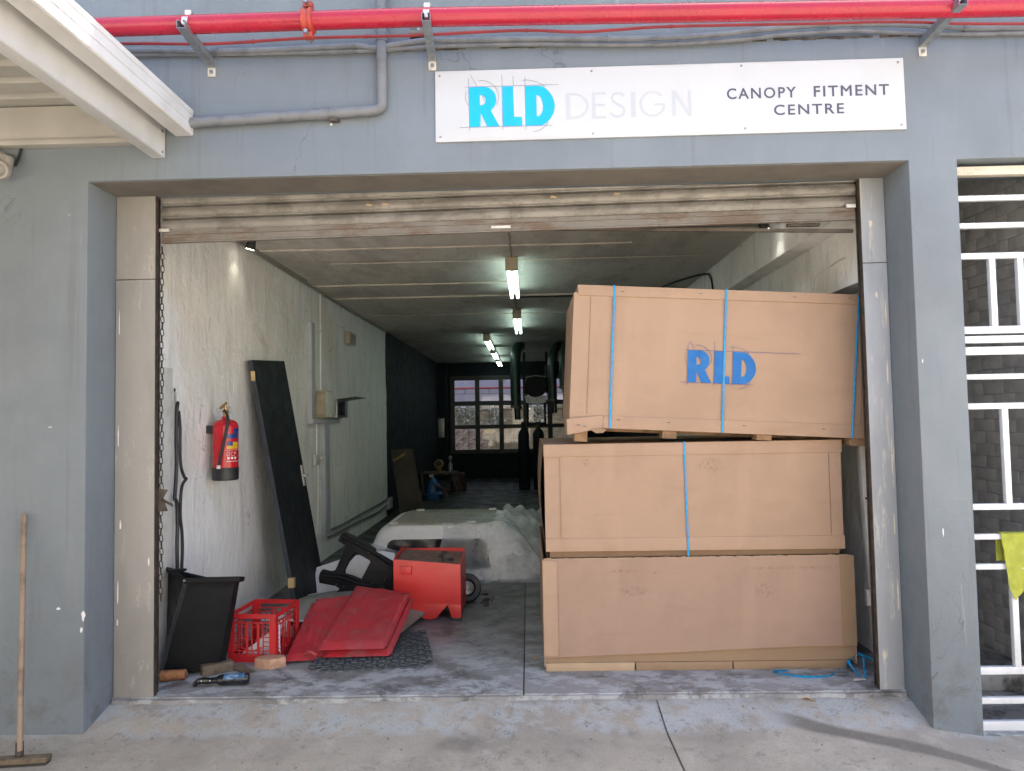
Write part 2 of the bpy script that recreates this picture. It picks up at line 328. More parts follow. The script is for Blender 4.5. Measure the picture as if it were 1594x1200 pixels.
# ------------------------------------------------------------------ mesh helpers
class MB:
    def __init__(s): s.v = []; s.f = []
    def add(s, vs, fs):
        n = len(s.v); s.v += [Vector(p) for p in vs]; s.f += [tuple(i+n for i in f) for f in fs]; return s
    def box(s, x0, x1, y0, y1, z0, z1, mat=None):
        vs = [(x, y, z) for z in (z0, z1) for y in (y0, y1) for x in (x0, x1)]
        if mat is not None: vs = [mat @ Vector(p) for p in vs]
        return s.add(vs, [(0, 2, 3, 1), (4, 5, 7, 6), (0, 1, 5, 4), (2, 6, 7, 3), (0, 4, 6, 2), (1, 3, 7, 5)])
    def bar(s, a, b, w, h, up=(0, 0, 1)):
        a, b = Vector(a), Vector(b); d = (b-a).normalized(); u = Vector(up)
        if abs(d.dot(u)) > .98: u = Vector((0, 1, 0))
        r = d.cross(u).normalized()*w/2; t = r.cross(d).normalized()*h/2
        vs = [a-r-t, a+r-t, a+r+t, a-r+t, b-r-t, b+r-t, b+r+t, b-r+t]
        return s.add(vs, [(3, 2, 1, 0), (4, 5, 6, 7), (0, 1, 5, 4), (1, 2, 6, 5), (2, 3, 7, 6), (3, 0, 4, 7)])
    def tube(s, pts, r, seg=10, caps=True):
        pts = [Vector(p) for p in pts]; n0 = len(s.v); rs = r if hasattr(r, '__len__') else [r]*len(pts)
        pt = None
        for i, p in enumerate(pts):
            d = (pts[min(i+1, len(pts)-1)]-pts[max(i-1, 0)]).normalized()
            if pt is None:
                a = d.cross(Vector((0, 0, 1)))
                if a.length < .1: a = d.cross(Vector((0, 1, 0)))
                a.normalize()
            else:
                a = (pt - d*pt.dot(d)).normalized()
            pt = a; b = d.cross(a)
            s.v += [p+(a*math.cos(2*math.pi*k/seg)+b*math.sin(2*math.pi*k/seg))*rs[i] for k in range(seg)]
        for i in range(len(pts)-1):
            for k in range(seg):
                q = n0+i*seg; s.f.append((q+k, q+(k+1) % seg, q+seg+(k+1) % seg, q+seg+k))
        if caps:
            s.f.append(tuple(n0+k for k in reversed(range(seg)))); e = n0+(len(pts)-1)*seg; s.f.append(tuple(e+k for k in range(seg)))
        return s
    def lathe(s, prof, c, axis=(0, 0, 1), seg=24):
        """prof = [(radius, height)] along axis from c"""
        ax = Vector(axis).normalized(); a = ax.cross(Vector((0, 1, 0)))
        if a.length < .1: a = ax.cross(Vector((1, 0, 0)))
        a.normalize(); b = ax.cross(a); c = Vector(c); n0 = len(s.v)
        for r, h in prof: s.v += [c+ax*h+(a*math.cos(2*math.pi*k/seg)+b*math.sin(2*math.pi*k/seg))*max(r, 1e-4) for k in range(seg)]
        for i in range(len(prof)-1):
            for k in range(seg):
                q = n0+i*seg; s.f.append((q+k, q+(k+1) % seg, q+seg+(k+1) % seg, q+seg+k))
        s.f.append(tuple(n0+k for k in reversed(range(seg)))); e = n0+(len(prof)-1)*seg; s.f.append(tuple(e+k for k in range(seg)))
        return s
    def prism(s, poly, f0, f1):
        """poly 2D; f0,f1 map (u,v)->3D for the two faces"""
        n = len(poly); s.add([f0(u, v) for u, v in poly]+[f1(u, v) for u, v in poly],
              [tuple(reversed(range(n))), tuple(range(n, 2*n))]+[(i, (i+1) % n, n+(i+1) % n, n+i) for i in range(n)])
        return s
    def grid(s, nu, nv, fn, close=False):
        n0 = len(s.v)
        for j in range(nv+1):
            for i in range(nu+1): s.v.append(Vector(fn(i/nu, j/nv)))
        for j in range(nv):
            for i in range(nu):
                q = n0+j*(nu+1)+i; s.f.append((q, q+1, q+nu+2, q+nu+1))
        return s

ORG = {}
def setp(o, label=None, cat=None, group=None, kind=None):
    if label: o['label'] = label
    if cat: o['category'] = cat
    if group: o['group'] = group
    if kind: o['kind'] = kind
def mkmesh(name, mb, mat, off, bev=0, ang=35, solid=0):
    me = bpy.data.meshes.new(name)
    me.from_pydata([v-off for v in mb.v], [], mb.f)
    bm = bmesh.new(); bm.from_mesh(me)
    bmesh.ops.recalc_face_normals(bm, faces=bm.faces)
    if bev:
        bmesh.ops.remove_doubles(bm, verts=bm.verts, dist=1e-5)
        es = [e for e in bm.edges if len(e.link_faces) == 2 and e.calc_face_angle(0) > .6]
        bmesh.ops.bevel(bm, geom=es, offset=bev, segments=2, affect='EDGES', profile=.6, clamp_overlap=True)
    bm.to_mesh(me); bm.free()
    me.materials.append(mat)
    me.shade_smooth(); me.set_sharp_from_angle(angle=rad(ang))
    return me
def put(name, mb, mat, parent=None, bev=0, label=None, cat=None, group=None, kind=None, local=False, ang=35, origin=None):
    if parent is not None: off = Vector((0, 0, 0)) if local else ORG[parent.name]
    elif origin is not None: off = Vector(origin)
    else:
        xs = [v.x for v in mb.v]; ys = [v.y for v in mb.v]; zs = [v.z for v in mb.v]
        off = Vector(((min(xs)+max(xs))/2, (min(ys)+max(ys))/2, min(zs)))
    o = bpy.data.objects.new(name, mkmesh(name, mb, mat, off, bev, ang)); COL.objects.link(o)
    if parent is not None: o.parent = parent; ORG[o.name] = off
    else: o.location = off; ORG[o.name] = off
    setp(o, label, cat, group, kind); return o
def thing(name, label, cat, loc, group=None, rot=None):
    o = bpy.data.objects.new(name, None); COL.objects.link(o); o.location = loc; o.empty_display_size = .1
    if rot: o.rotation_euler = rot
    setp(o, label, cat, group); ORG[o.name] = Vector(loc); return o
def inst(src, parent, loc, rot=None, scale=None):
    o = src.copy(); COL.objects.link(o); o.parent = parent; o.location = loc
    if rot: o.rotation_euler = rot
    if scale: o.scale = scale
    return o
def copy_thing(src, loc, label, rot=None):
    r = src.copy(); COL.objects.link(r); r.location = loc; r['label'] = label
    if rot: r.rotation_euler = rot
    for ch in list(src.children):
        c = ch.copy(); COL.objects.link(c); c.parent = r
        for g in list(ch.children):
            d = g.copy(); COL.objects.link(d); d.parent = c
    return r
def catmull(pts, n=6):
    P = [Vector(p) for p in pts]; out = []
    for i in range(len(P)-1):
        a, b, c, d = P[max(i-1, 0)], P[i], P[i+1], P[min(i+2, len(P)-1)]
        for k in range(n):
            t = k/n; out.append(.5*((2*b)+(c-a)*t+(2*a-5*b+4*c-d)*t*t+(3*b-a-3*c+d)*t**3))
    return out+[P[-1]]
def curve_mesh(cu):
    ob = bpy.data.objects.new('tmp', cu); COL.objects.link(ob); bpy.context.view_layer.update()
    me = bpy.data.meshes.new_from_object(ob.evaluated_get(bpy.context.evaluated_depsgraph_get()))
    vs = [v.co.copy() for v in me.vertices]; fs = [tuple(p.vertices) for p in me.polygons]
    bpy.data.objects.remove(ob); bpy.data.meshes.remove(me); return vs, fs
def fill2d(polys, ext=.0006):
    cu = bpy.data.curves.new('tmp', 'CURVE'); cu.dimensions = '2D'; cu.fill_mode = 'BOTH'; cu.extrude = ext
    for poly in polys:
        sp_ = cu.splines.new('POLY'); sp_.points.add(len(poly)-1); sp_.use_cyclic_u = True
        for i, (u, v) in enumerate(poly): sp_.points[i].co = (u, v, 0, 1)
    return curve_mesh(cu)
def text2d(s, size, spacing=1., bold=0., ext=.0006, word=1.):
    cu = bpy.data.curves.new('tmp', 'FONT'); cu.body = s; cu.size = size; cu.space_character = spacing; cu.space_word = word
    cu.extrude = ext; cu.bevel_depth = bold; cu.bevel_resolution = 0; cu.resolution_u = 5
    return curve_mesh(cu)
def fit2d(vs, x0, x1, z0, z1):
    ax = min(v.x for v in vs); bx = max(v.x for v in vs); ay = min(v.y for v in vs); by = max(v.y for v in vs)
    return [Vector((x0+(v.x-ax)/(bx-ax)*(x1-x0), v.z, z0+(v.y-ay)/(by-ay)*(z1-z0))) for v in vs]
def ribbon(mb, pts, w, fn):
    """thin flat line in 2D mapped by fn(u,v)"""
    P = [Vector((p[0], p[1])) for p in pts]; n0 = len(mb.v)
    for i, p in enumerate(P):
        d = (P[min(i+1, len(P)-1)]-P[max(i-1, 0)]).normalized(); nn = Vector((-d.y, d.x))*w/2
        for q in (p+nn, p-nn): mb.v.append(Vector(fn(q.x, q.y)))
    for i in range(len(P)-1):
        q = n0+2*i; mb.f.append((q, q+1, q+3, q+2))

# ------------------------------------------------------------------ ground: one sheet, fine by the door, far to the horizon
def gz(x, y):
    """height of the yard: falls away from the door step"""
    d = max(0, -y)
    z = -.022 - .26*min(d, .30) - .055*max(0, min(d, 4)-.30)
    if x > 2.05 and y < 0: z -= .05*min(1, (x-2.05)/.35)*min(1, d/.25)
    if x > 2.44 and y > -.3: z = -.15 + .0*x
    if d > 4: z -= .004*(min(d, 40)-4)
    return z
xs = [-700, -120, -40, -15, -8]+[-6+.25*i for i in range(14)]+[-2.55+.0]+[-2.5+.125*i for i in range(49)]+[3.8, 4.5, 6, 9, 15, 40, 120, 700]
xs = sorted(set(round(v, 4) for v in xs))
def jx(y): return .716-.025*(y if y > -3 else -3)   # construction joint, slightly askew
ys = [-900, -200, -60, -25, -12, -8, -6, -5]+[-4.5+.25*i for i in range(14)]+[-1+.0625*i for i in range(16)]+[-.0005, .0, .4, 1.0, 2.5]
ys = sorted(set(round(v, 4) for v in ys))
J = [-.006, -.003, .003, .006]
mb = MB(); cols = []
for x in xs:
    if abs(x-.72) > .03: cols.append(('a', x))
cols += [('j', d) for d in J]
cols.sort(key=lambda c: c[1] if c[0] == 'a' else .72+c[1])
for y in ys:
    for c in cols:
        x = c[1] if c[0] == 'a' else jx(y)+c[1]
        z = gz(x, y)
        if c[0] == 'j' and abs(c[1]) < .005 and -9 < y < -.001: z -= .02
        z += .006*noise.noise((x*1.7, y*1.7, 0)) if abs(x) < 12 and -12 < y < -.05 else 0
        if y > .05: z = -.16 if x > 2.3 else -.18
        mb.v.append(Vector((x, y, z)))
nc = len(cols)
for j in range(len(ys)-1):
    for i in range(nc-1):
        mb.f.append((j*nc+i, j*nc+i+1, (j+1)*nc+i+1, (j+1)*nc+i))
put('ground', mb, M['ground'], kind='structure', origin=(0, 0, 0), ang=60)
mb = MB().box(-60, 60, 15.95, 900, -.3, -.12); put('rear_yard_ground', mb, M['yard_ground'], kind='structure')

# ------------------------------------------------------------------ unseen building added behind the camera to bounce warm sunlight
ob_ = thing('bounce_building', 'unseen cream building added across the yard to bounce sunlight', 'building', (0, -15, -.5))
put('wall', MB().box(-26, 26, -18, -12, -.6, 6.2), simple('warm_cream_render', (.72, .66, .56), (.66, .60, .50), 1.5, .85), ob_)
put('roof', MB().box(-26.4, 26.4, -18.4, -11.7, 6.2, 6.35), simple('red_brown_roof_sheet', (.20, .10, .07), None, 2, .8), ob_)
for i_ in range(6):
    put('window', MB().box(-17+i_*7, -15+i_*7, -11.995, -11.96, 1.0, 2.3), simple('dark_far_glazing', (.03, .035, .04), None, 3, .2), ob_)
# ------------------------------------------------------------------ the workshop building
BX, BY = 0, 0
bld = thing('workshop_building', 'grey-blue painted workshop with a wide open roller door and deep reveal', 'building', (0, 0, 0))
def cellwall(mb, xs, zs, solid, y0, y1):
    idx = {}
    def V(i, j, k):
        key = (i, j, k)
        if key not in idx: idx[key] = len(mb.v); mb.v.append(Vector((xs[i], y1 if k else y0, zs[j])))
        return idx[key]
    nx, nz = len(xs)-1, len(zs)-1
    S_ = lambda i, j: 0 <= i < nx and 0 <= j < nz and solid(i, j)
    for i in range(nx):
        for j in range(nz):
            if not S_(i, j): continue
            mb.f.append((V(i, j, 0), V(i+1, j, 0), V(i+1, j+1, 0), V(i, j+1, 0)))
            mb.f.append((V(i, j, 1), V(i, j+1, 1), V(i+1, j+1, 1), V(i+1, j, 1)))
            if not S_(i-1, j): mb.f.append((V(i, j, 0), V(i, j+1, 0), V(i, j+1, 1), V(i, j, 1)))
            if not S_(i+1, j): mb.f.append((V(i+1, j, 0), V(i+1, j, 1), V(i+1, j+1, 1), V(i+1, j+1, 0)))
            if not S_(i, j-1): mb.f.append((V(i, j, 0), V(i, j, 1), V(i+1, j, 1), V(i+1, j, 0)))
            if not S_(i, j+1): mb.f.append((V(i, j+1, 0), V(i+1, j+1, 0), V(i+1, j+1, 1), V(i, j+1, 1)))
mb = MB()
cellwall(mb, [-9, -2.515, 2.172, 2.442, 3.2, 9], [-.6, 3.034, 3.765], lambda i, j: j == 1 or i in (0, 2, 4), -.285, .12)
put('facade_wall', mb, M['facade'], bld, bev=.009)
mb = MB().box(-9, 9, -.245, .12, 3.765, 6.35); put('upper_wall', mb, M['facade'], bld, bev=.004)
put('bounce_tint_soffit', MB().box(-2.513, 2.170, -.272, -.002, 3.0295, 3.0325), M['soffit'], bld)  # thin strip added to carry the painted bounce tint under the lintel
# grime line along the ledge where the conduits lie
mb = MB()
for i in range(150):
    x = -2.6+i*.04
    if random.random() < .75 and noise.noise((x*2.2, 3, 0)) > -.12:
        h = random.uniform(.003, .010); mb.box(x, x+.041, -.2868, -.283, 3.752-h, 3.758+.004*random.random())
put('grime_line', mb, M['grime'], bld, kind='stuff')
mb = MB().box(-9, 9, .12, 15.9, 3.45, 3.75); put('roof_slab', mb, M['roof_far'], bld)
mb = MB().box(-9, -8.8, .12, 15.9, 3.75, 6.35).box(8.8, 9, .12, 15.9, 3.75, 6.35).box(-8.8, 8.8, 15.7, 15.9, 3.75, 6.35); put('upper_outer_walls', mb, M['facade'], bld)
mb = MB().box(-9, 9, -.245, 15.9, 6.352, 6.45); put('flat_roof', mb, M['roof_far'], bld)
# interior walls
mb = MB()
mb.grid(60, 30, lambda u, v: (-2.44+.012*noise.noise((u*14, v*7, 1.3))+.005*noise.noise((u*50, v*24, 4)), .12+u*7.95, -.05+v*3.30))
mb.box(-2.7, -2.47, .12, 8.07, -.05, 3.25); put('left_wall', mb, M['plaster'], bld, ang=60)
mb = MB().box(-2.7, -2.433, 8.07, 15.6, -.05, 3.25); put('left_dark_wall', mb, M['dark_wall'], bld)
mb = MB().box(2.30, 2.44, .12, 7.5, -.05, 2.45).box(2.12, 2.44, .12, 7.5, 2.45, 3.25); put('right_wall', mb, M['plaster'], bld)
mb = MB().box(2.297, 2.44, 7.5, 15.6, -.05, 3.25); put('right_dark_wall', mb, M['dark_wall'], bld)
mb = MB().box(1.96, 2.12, .12, 7.5, 2.835, 3.25); put('right_side_beam', mb, M['plaster'], bld, bev=.006)
# rear wall with window opening
mb = MB(); WX0, WX1, WZ0, WZ1 = -2.10, 1.33, .715, 2.785
cellwall(mb, [-2.7, WX0, WX1, 2.44], [-.3, WZ0, WZ1, 3.45], lambda i, j: not (i == 1 and j == 1), 15.6, 15.85)
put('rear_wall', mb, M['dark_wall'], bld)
put('rear_outer_wall', MB().box(-9, -2.7, 15.6, 15.85, -.3, 3.45), M['facade'], bld); put('rear_outer_wall', MB().box(2.44, 9, 15.6, 15.85, -.3, 3.45), M['facade'], bld)
# thin pillar strip by the far left corner
mb = MB().box(-2.43, -2.20, 15.1, 15.6, -.05, 3.17); put('corner_pillar', mb, M['dark_wall'], bld)
# ceiling of cast planks
ceil = put('ceiling', MB().box(-2.7, 2.44, .12, 15.6, 3.19, 3.45), M['ceiling'], bld)
y = .12; k = 0; pl = None
bounds = [.12, .62, 1.12, 1.55, 2.02, 2.56, 3.10, 3.70, 4.20, 4.62]+[4.62+.55*i for i in range(1, 20)]
for i in range(len(bounds)-1):
    a, b = bounds[i], bounds[i+1]
    mb = MB(); dz = random.uniform(0, .006)
    n = 12
    mb.grid(n, 1, lambda u, v: (-2.45+u*4.57, a+.004+(b-a-.008)*v, 3.170-dz+.004*noise.noise((u*6, a, 0))))
    mb.box(-2.45, 2.12, a+.004, b-.004, 3.178, 3.186)
    put('ceiling_plank', mb, M['ceiling'], ceil)
for (yy, x0, x1, w) in [(2.02, -2.44, .95, .012), (3.75, -2.44, -.1, .012), (4.62, -2.44, 1.95, .014), (2.62, -1.9, 1.9, .006), (6.2, -2.44, 1.9, .006)]:
    pts = [(x0+(x1-x0)*t/14, yy+.02*noise.noise((t*.6, yy, 0)), 3.164+.004*noise.noise((t, yy, 3))) for t in range(15)]
    put('joint_ridge', MB().tube(pts, w, 8), M['ceil_line'], ceil)
# floor slabs
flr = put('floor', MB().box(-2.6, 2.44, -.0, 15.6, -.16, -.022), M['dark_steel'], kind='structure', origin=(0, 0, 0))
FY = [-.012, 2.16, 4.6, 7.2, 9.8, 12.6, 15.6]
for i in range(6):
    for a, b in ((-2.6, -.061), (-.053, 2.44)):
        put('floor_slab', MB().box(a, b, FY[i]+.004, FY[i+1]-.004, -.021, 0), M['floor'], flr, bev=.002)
# crumbling lip along the sill
mb = MB()
n = 120
for i in range(n):
    x0 = -2.50+i*4.66/n; h = .006+.007*abs(noise.noise((x0*5, 0, 0))); d = .016+.02*abs(noise.noise((x0*3, 7, 0)))
    mb.box(x0, x0+4.66/n+.0005, -.012-d, -.010, -.045, -.012+h*.6)
put('sill_lip', mb, M['floor'], flr)

# rear window
win = put('window_frame', MB(), M['window_frame'], bld)
me = win.data
mb = MB(); cols_ = [(-2.02, -1.454), (-1.33, -.797), (-.672, -.13), (0.0, .54), (.67, 1.24)]; rows_ = [(.795, 1.36), (1.467, 1.998), (2.122, 2.70)]
xs_ = [WX0]+[v for c in cols_ for v in c]+[WX1]; zs_ = [WZ0]+[v for c in rows_ for v in c]+[WZ1]
cellwall(mb, xs_, zs_, lambda i, j: not (i % 2 == 1 and j % 2 == 1), 15.58, 15.66)
mb.box(-2.14, -2.09, 15.56, 15.60, .68, 2.82).box(-2.09, 1.37, 15.56, 15.60, .68, .72).box(-2.09, 1.37, 15.56, 15.60, 2.78, 2.82)
win.data = mkmesh('window_frame', mb, M['window_frame'], Vector((0, 0, 0)))
pane0 = None
for a, b in cols_:
    for c, d in rows_:
        put('window_pane', MB().box(a-.005, b+.005, 15.615, 15.621, c-.005, d+.005), M['glass'], win)
for z in (2.33, 1.80, 1.62, 1.18, .97):
    put('window_bar', MB().tube([(WX0, 15.74, z), (WX1, 15.74, z)], .008, 6), M['dark_steel'], win)
for i, (a, b) in enumerate(cols_):
    xm = (a+b)/2
    put('window_bar', MB().tube([(xm, 15.725, .98), (xm, 15.725, 1.18)], .008, 6), M['dark_steel'], win)
    put('window_bar', MB().tube([(xm, 15.725, 1.62), (xm, 15.725, 1.99)], .008, 6), M['dark_steel'], win)
    put('window_bar', MB().tube([(xm, 15.725, 2.33), (xm, 15.725, 2.50)], .008, 6), M['dark_steel'], win)

# rear yard: boundary wall of blocks with a lilac rendered top and a red pipe
yw = thing('yard_boundary_wall', 'lilac-topped tan block wall seen through the far window', 'wall', (0, 20.0, -.12))
put('rendered_wall', MB().box(-9, 9, 20.02, 20.3, -.12, 6.2), M['yard_lilac'], yw)
bb = None
for r in range(8):
    for c in range(14):
        x0 = -3.9+c*.42+(.21 if r % 2 else 0); z0 = .30+r*.205
        mat = M['yard_face'] if x0 < -1.75 and r < 6 else M['yard_brick']
        key = mat.name
        mb = MB().box(0, .41, 0, .06, 0, .195)
        if bb is None: bb = {}
        if key not in bb:
            o = put('brick', mb, mat, yw, local=True); bb[key] = o; o.location = Vector((x0, 19.96+random.uniform(0, .01), z0))-ORG[yw.name]
        else: inst(bb[key], yw, Vector((x0, 19.96+random.uniform(0, .012), z0))-ORG[yw.name])
put('coping', MB().box(-4, 2.2, 19.90, 20.02, 1.95, 2.06), M['yard_brick'], yw)
put('oval_plaque', MB().lathe([(.16, 0), (.16, .02)], (0, 0, 0), (0, -1, 0), 20), M['wood_pale'], yw, local=True)
op = yw.children[-1] if yw.children[-1].name.startswith('oval') else [c for c in yw.children if c.name.startswith('oval')][0]
op.location = Vector((-1.30, 19.95, 1.22))-ORG[yw.name]; op.scale = (1.2, 1, .5)
put('red_yard_pipe', MB().tube([(-6, 19.85, 2.66), (6, 19.85, 2.66)], .035, 10), M['red_thin'], label='thin red pipe along the lilac wall outside the far window', cat='pipe')
def bush(x, y, w, h, lab, n=260, seed=1):
    rnd = random.Random(seed); mb = MB()
    for i in range(n):
        a = rnd.uniform(0, 6.28); rr = math.sqrt(rnd.random())*w/2; z = rnd.random()*h
        c = Vector((x+rr*math.cos(a), y+.3*rr*math.sin(a), 1.42+z)); s_ = rnd.uniform(.025, .05)
        d = Vector((rnd.gauss(0, 1), rnd.gauss(0, 1), rnd.gauss(.3, 1))).normalized(); e = d.orthogonal().normalized()
        mb.add([c-e*s_, c+d*s_*2, c+e*s_, c-d*s_*.4], [(0, 1, 2, 3)])
    t = thing('yard_shrub', lab, 'shrub', (x, y, -.12), 'shrubs in the rear yard')
    put('foliage', mb, M['foliage'], t)
    put('stem', MB().tube([(x, y, -.12), (x, y, 1.5)], .02, 6), M['wood_old'], t)
bush(-1.95, 19.2, .9, .62, 'leafy shrub behind the leftmost panes of the far window', 420, 2)
bush(-1.05, 19.1, .55, .62, 'narrower leafy shrub behind the second column of far window panes', 260, 3)
bush(.35, 19.0, .6, .62, 'leafy shrub outside, seen under the hanging hood', 260, 4)

# ------------------------------------------------------------------ passage on the right behind the white gate
pw = thing('passage_wall', 'rough grey painted brick wall of the passage behind the white gate', 'wall', (3.2, .3, -.15))
put('wall_core', MB().box(3.2, 3.4, .12, 5.0, -.2, 3.6), M['mortar'], pw)
rndb = random.Random(5); bsrc = []
for k in range(5):
    mb = MB().box(-.004, .004, .0, .220, 0, .081)
    vs = [v+Vector((rndb.uniform(-.003, .002), rndb.uniform(-.004, .004), rndb.uniform(-.004, .004))) for v in mb.v]; mb.v = vs
    bsrc.append(mkmesh('brick', mb, M['brick_paint'], Vector((0, 0, 0)), bev=.003))
for r in range(39):
    for c in range(7):
        y0 = .13+c*.225-(.11 if r % 2 else 0); z0 = -.14+r*.085
        if y0 < .1: continue
        o = bpy.data.objects.new('brick', bsrc[rndb.randrange(5)]); COL.objects.link(o); o.parent = pw
        o.location = Vector((3.2, y0, z0))-ORG[pw.name]; o.rotation_euler = (0, rndb.uniform(-.02, .02), rndb.uniform(-.008, .008))
put('passage_floor', MB().box(2.44, 3.2, -.28, 5.0, -.20, -.148), M['floor'], kind='structure')
put('passage_ceiling', MB().box(2.44, 3.2, .12, 5.0, 3.3, 3.44), M['plaster'], bld)
put('passage_end_wall', MB().box(2.44, 3.2, 4.8, 5.0, -.15, 3.3), M['dark_wall'], bld)
put('passage_step', MB().box(2.46, 3.18, .35, .9, -.147, -.03), M['floor'], bld, bev=.01)

gate = thing('security_gate', 'white barred steel security gate filling the passage opening right of the grey pier', 'gate', (2.82, -.2, -.15))
GX0, GX1, GY = 2.443, 3.19, -.2
def gbar(z, h=.030, mat='gate_white', yy=GY, w=.03):
    put('rail', MB().box(GX0, GX1, yy-w/2, yy+w/2, z-h/2, z+h/2), M[mat], gate, bev=.003)
gbar(2.985, .050, 'gate_cream', w=.05)
for z in (2.83, 2.672): gbar(z)
gbar(2.497, .034); gbar(2.073, .042); gbar(2.018, .040, yy=GY-.012, w=.04); gbar(1.955, .046)
gbar(1.808); gbar(1.642, .034); gbar(1.078, .034); gbar(.912); gbar(.746); gbar(.175, .040); gbar(.012, .034); gbar(-.125, .050)
for z0, z1, xx in ((2.094, 2.480, (2.655, 2.812, 2.97, 3.12)), (1.095, 1.625, (2.685, 2.842, 3.0)), (.195, .731, (2.69, 2.85, 3.01))):
    for x in xx: put('upright', MB().box(x-.017, x+.017, GY-.015, GY+.015, z0, z1), M['gate_white'], gate, bev=.003)
put('hinge_stile', MB().box(3.155, 3.195, GY-.045, GY-.016, -.12, 2.98), M['gate_white'], gate, bev=.003)
# cloth over the rail
mb = MB()
def ragf(u, v):
    x = 2.620+u*.40; z = .932-v*(.29+.05*math.sin(u*9)+.04*noise.noise((u*5, 0, 0))+(.0 if u > .12 else .02))
    x += .03*v*(1-u)
    y = -.226-.012*math.sin(u*14+v*2)*v-.010*noise.noise((u*6, v*5, 0))
    return (x, y, z)
mb.grid(30, 24, ragf)
mb.grid(30, 3, lambda u, v: (2.620+u*.40, -.226+v*.05, .932+.002*math.sin(u*20)+.003*math.sin(v*3.14)))
mb.grid(30, 8, lambda u, v: (2.620+u*.40, -.176+.004*math.sin(u*12), .932-v*.16))
put('rag', mb, M['rag'], label='yellow-green cloth hung over a rail of the white gate', cat='cloth', ang=80)

# ------------------------------------------------------------------ door jambs and roller shutter
def jamb(name, x0, x1, lab, mat, xtr, rot=0):
    t = thing('door_jamb', lab, 'door jamb', ((x0+x1)/2, .05, -.02), 'steel jambs of the roller door')
    put('lower_plate', MB().box(x0, x1, 0, .028, -.02, 2.513), M[mat], t, bev=.005)
    put('upper_plate', MB().box(x0, x1, .001, .029, 2.517, 3.032), M[mat], t, bev=.005)
    put('shutter_track', MB().box(xtr[0], xtr[1], .030, .040, -.02, 3.03).box(xtr[0], xtr[1], .070, .082, -.02, 3.03).box(xtr[2], xtr[3], .040, .070, -.02, 3.03), M['track'], t)
    e_x = x1 if x0 < 0 else x0-.0045
    put('edge_angle', MB().box(e_x, e_x+.0045, .001, .032, -.02, 3.03), M['track'], t)
    return t
jamb('l', -2.512, -2.268, 'wide cream weathered jamb plate on the left of the roller door', 'jamb', (-2.320, -2.278, -2.320, -2.312))
jamb('r', 2.026, 2.170, 'narrow grey weathered jamb plate on the right of the roller door', 'jamb_grey', (2.030, 2.070, 2.062, 2.070))
chip_r = random.Random(21)
def chip(x, y, z, w, h, mat, axis='y'):
    n_ = 9; pts_ = []
    for i_ in range(n_):
        a_ = 2*math.pi*i_/n_; q_ = chip_r.uniform(.55, 1.0); pts_.append((math.cos(a_)*w*q_, math.sin(a_)*h*q_))
    f = (lambda u, v: (x+u, y-.0012, z+v)) if axis == 'y' else (lambda u, v: (x+.0012, y+u, z+v))
    g = (lambda u, v: (x+u, y+.002, z+v)) if axis == 'y' else (lambda u, v: (x-.002, y+u, z+v))
    put('paint_chip', MB().prism(pts_, f, g), M[mat], bld)
for x, y, z, w, h in ((-2.487, 0, .62, .0045, .085), (-2.488, 0, .44, .006, .03), (-2.475, 0, 1.02, .006, .035), (-2.490, 0, 1.55, .0035, .08), (-2.488, 0, 2.25, .003, .08), (-2.30, 0, .80, .005, .03), (2.145, 0, 1.85, .005, .11), (2.150, 0, 1.35, .005, .14), (2.148, 0, .95, .006, .09), (2.152, 0, .55, .005, .12), (2.15, 0, 2.2, .005, .10), (2.08, 0, 2.75, .014, .03), (2.10, 0, 2.32, .010, .02), (2.06, 0, .2, .012, .035)):
    chip(x, y, z, w, h, 'label_white' if x < 0 else 'gate_cream')
for x, y, z, w, h in ((-2.52, -.285, .56, .014, .035), (-2.53, -.285, .48, .010, .016), (-2.66, -.285, .60, .016, .010), (-2.72, -.285, 1.62, .018, .003), (2.27, -.285, .95, .004, .028), (-1.1, -.285, 3.33, .010, .008), (2.2, -.285, 1.9, .004, .012)):
    chip(x, y, z, w, h, 'gate_white')
sh = thing('roller_shutter', 'grimy rolled-up steel roller shutter hanging low across the door head', 'shutter', (-.11, .065, 2.75))
def shx(u, z):  # slightly tilted: right side hangs higher
    return z+.045*u
prof = [(.000, .0), (-.006, .010), (-.010, .026), (-.008, .044), (-.002, .056), (.018, .060), (.022, .062), (.022, .068), (-.004, .0685), (-.012, .071), (-.013, .076), (-.006, .080)]
zb = [2.832, 2.912, 2.992]
for i, z0 in enumerate(zb):
    mb = MB(); nseg = 40
    for j, (dy, dz) in enumerate(prof):
        for k in range(nseg+1):
            u = k/nseg
            mb.v.append(Vector((-2.262+u*4.285, .060+dy+.0015*noise.noise((u*9, i, j)), shx(u, z0+dz)+.002*noise.noise((u*5, i*3, 0)))))
    for j in range(len(prof)-1):
        for k in range(nseg):
            q = j*(nseg+1)+k; mb.f.append((q, q+1, q+nseg+2, q+nseg+1))
    put('slat', mb, M['slat'], sh, ang=25)
mb = MB(); pr2 = [(.012, 0), (-.016, .0), (-.018, .006), (-.014, .012), (-.012, .040), (-.016, .046), (-.010, .052), (-.008, .078), (.012, .082)]
for j, (dy, dz) in enumerate(pr2):
    for k in range(41):
        u = k/40; mb.v.append(Vector((-2.255+u*4.27, .060+dy, shx(u, 2.748+dz)+.0015*noise.noise((u*8, 5, 0)))))
for j in range(len(pr2)-1):
    for k in range(40):
        q = j*41+k; mb.f.append((q, q+1, q+42, q+41))
put('bottom_rail', mb, M['slat_rust'], sh, ang=25)
put('maker_plate', MB().box(-.205, -.085, .0405, .0445, 2.790, 2.806), M['galv_pale'], sh)
put('guide_block', MB().box(1.62, 1.82, .09, .12, 2.772, 2.79), M['dark_steel'], sh, bev=.003)
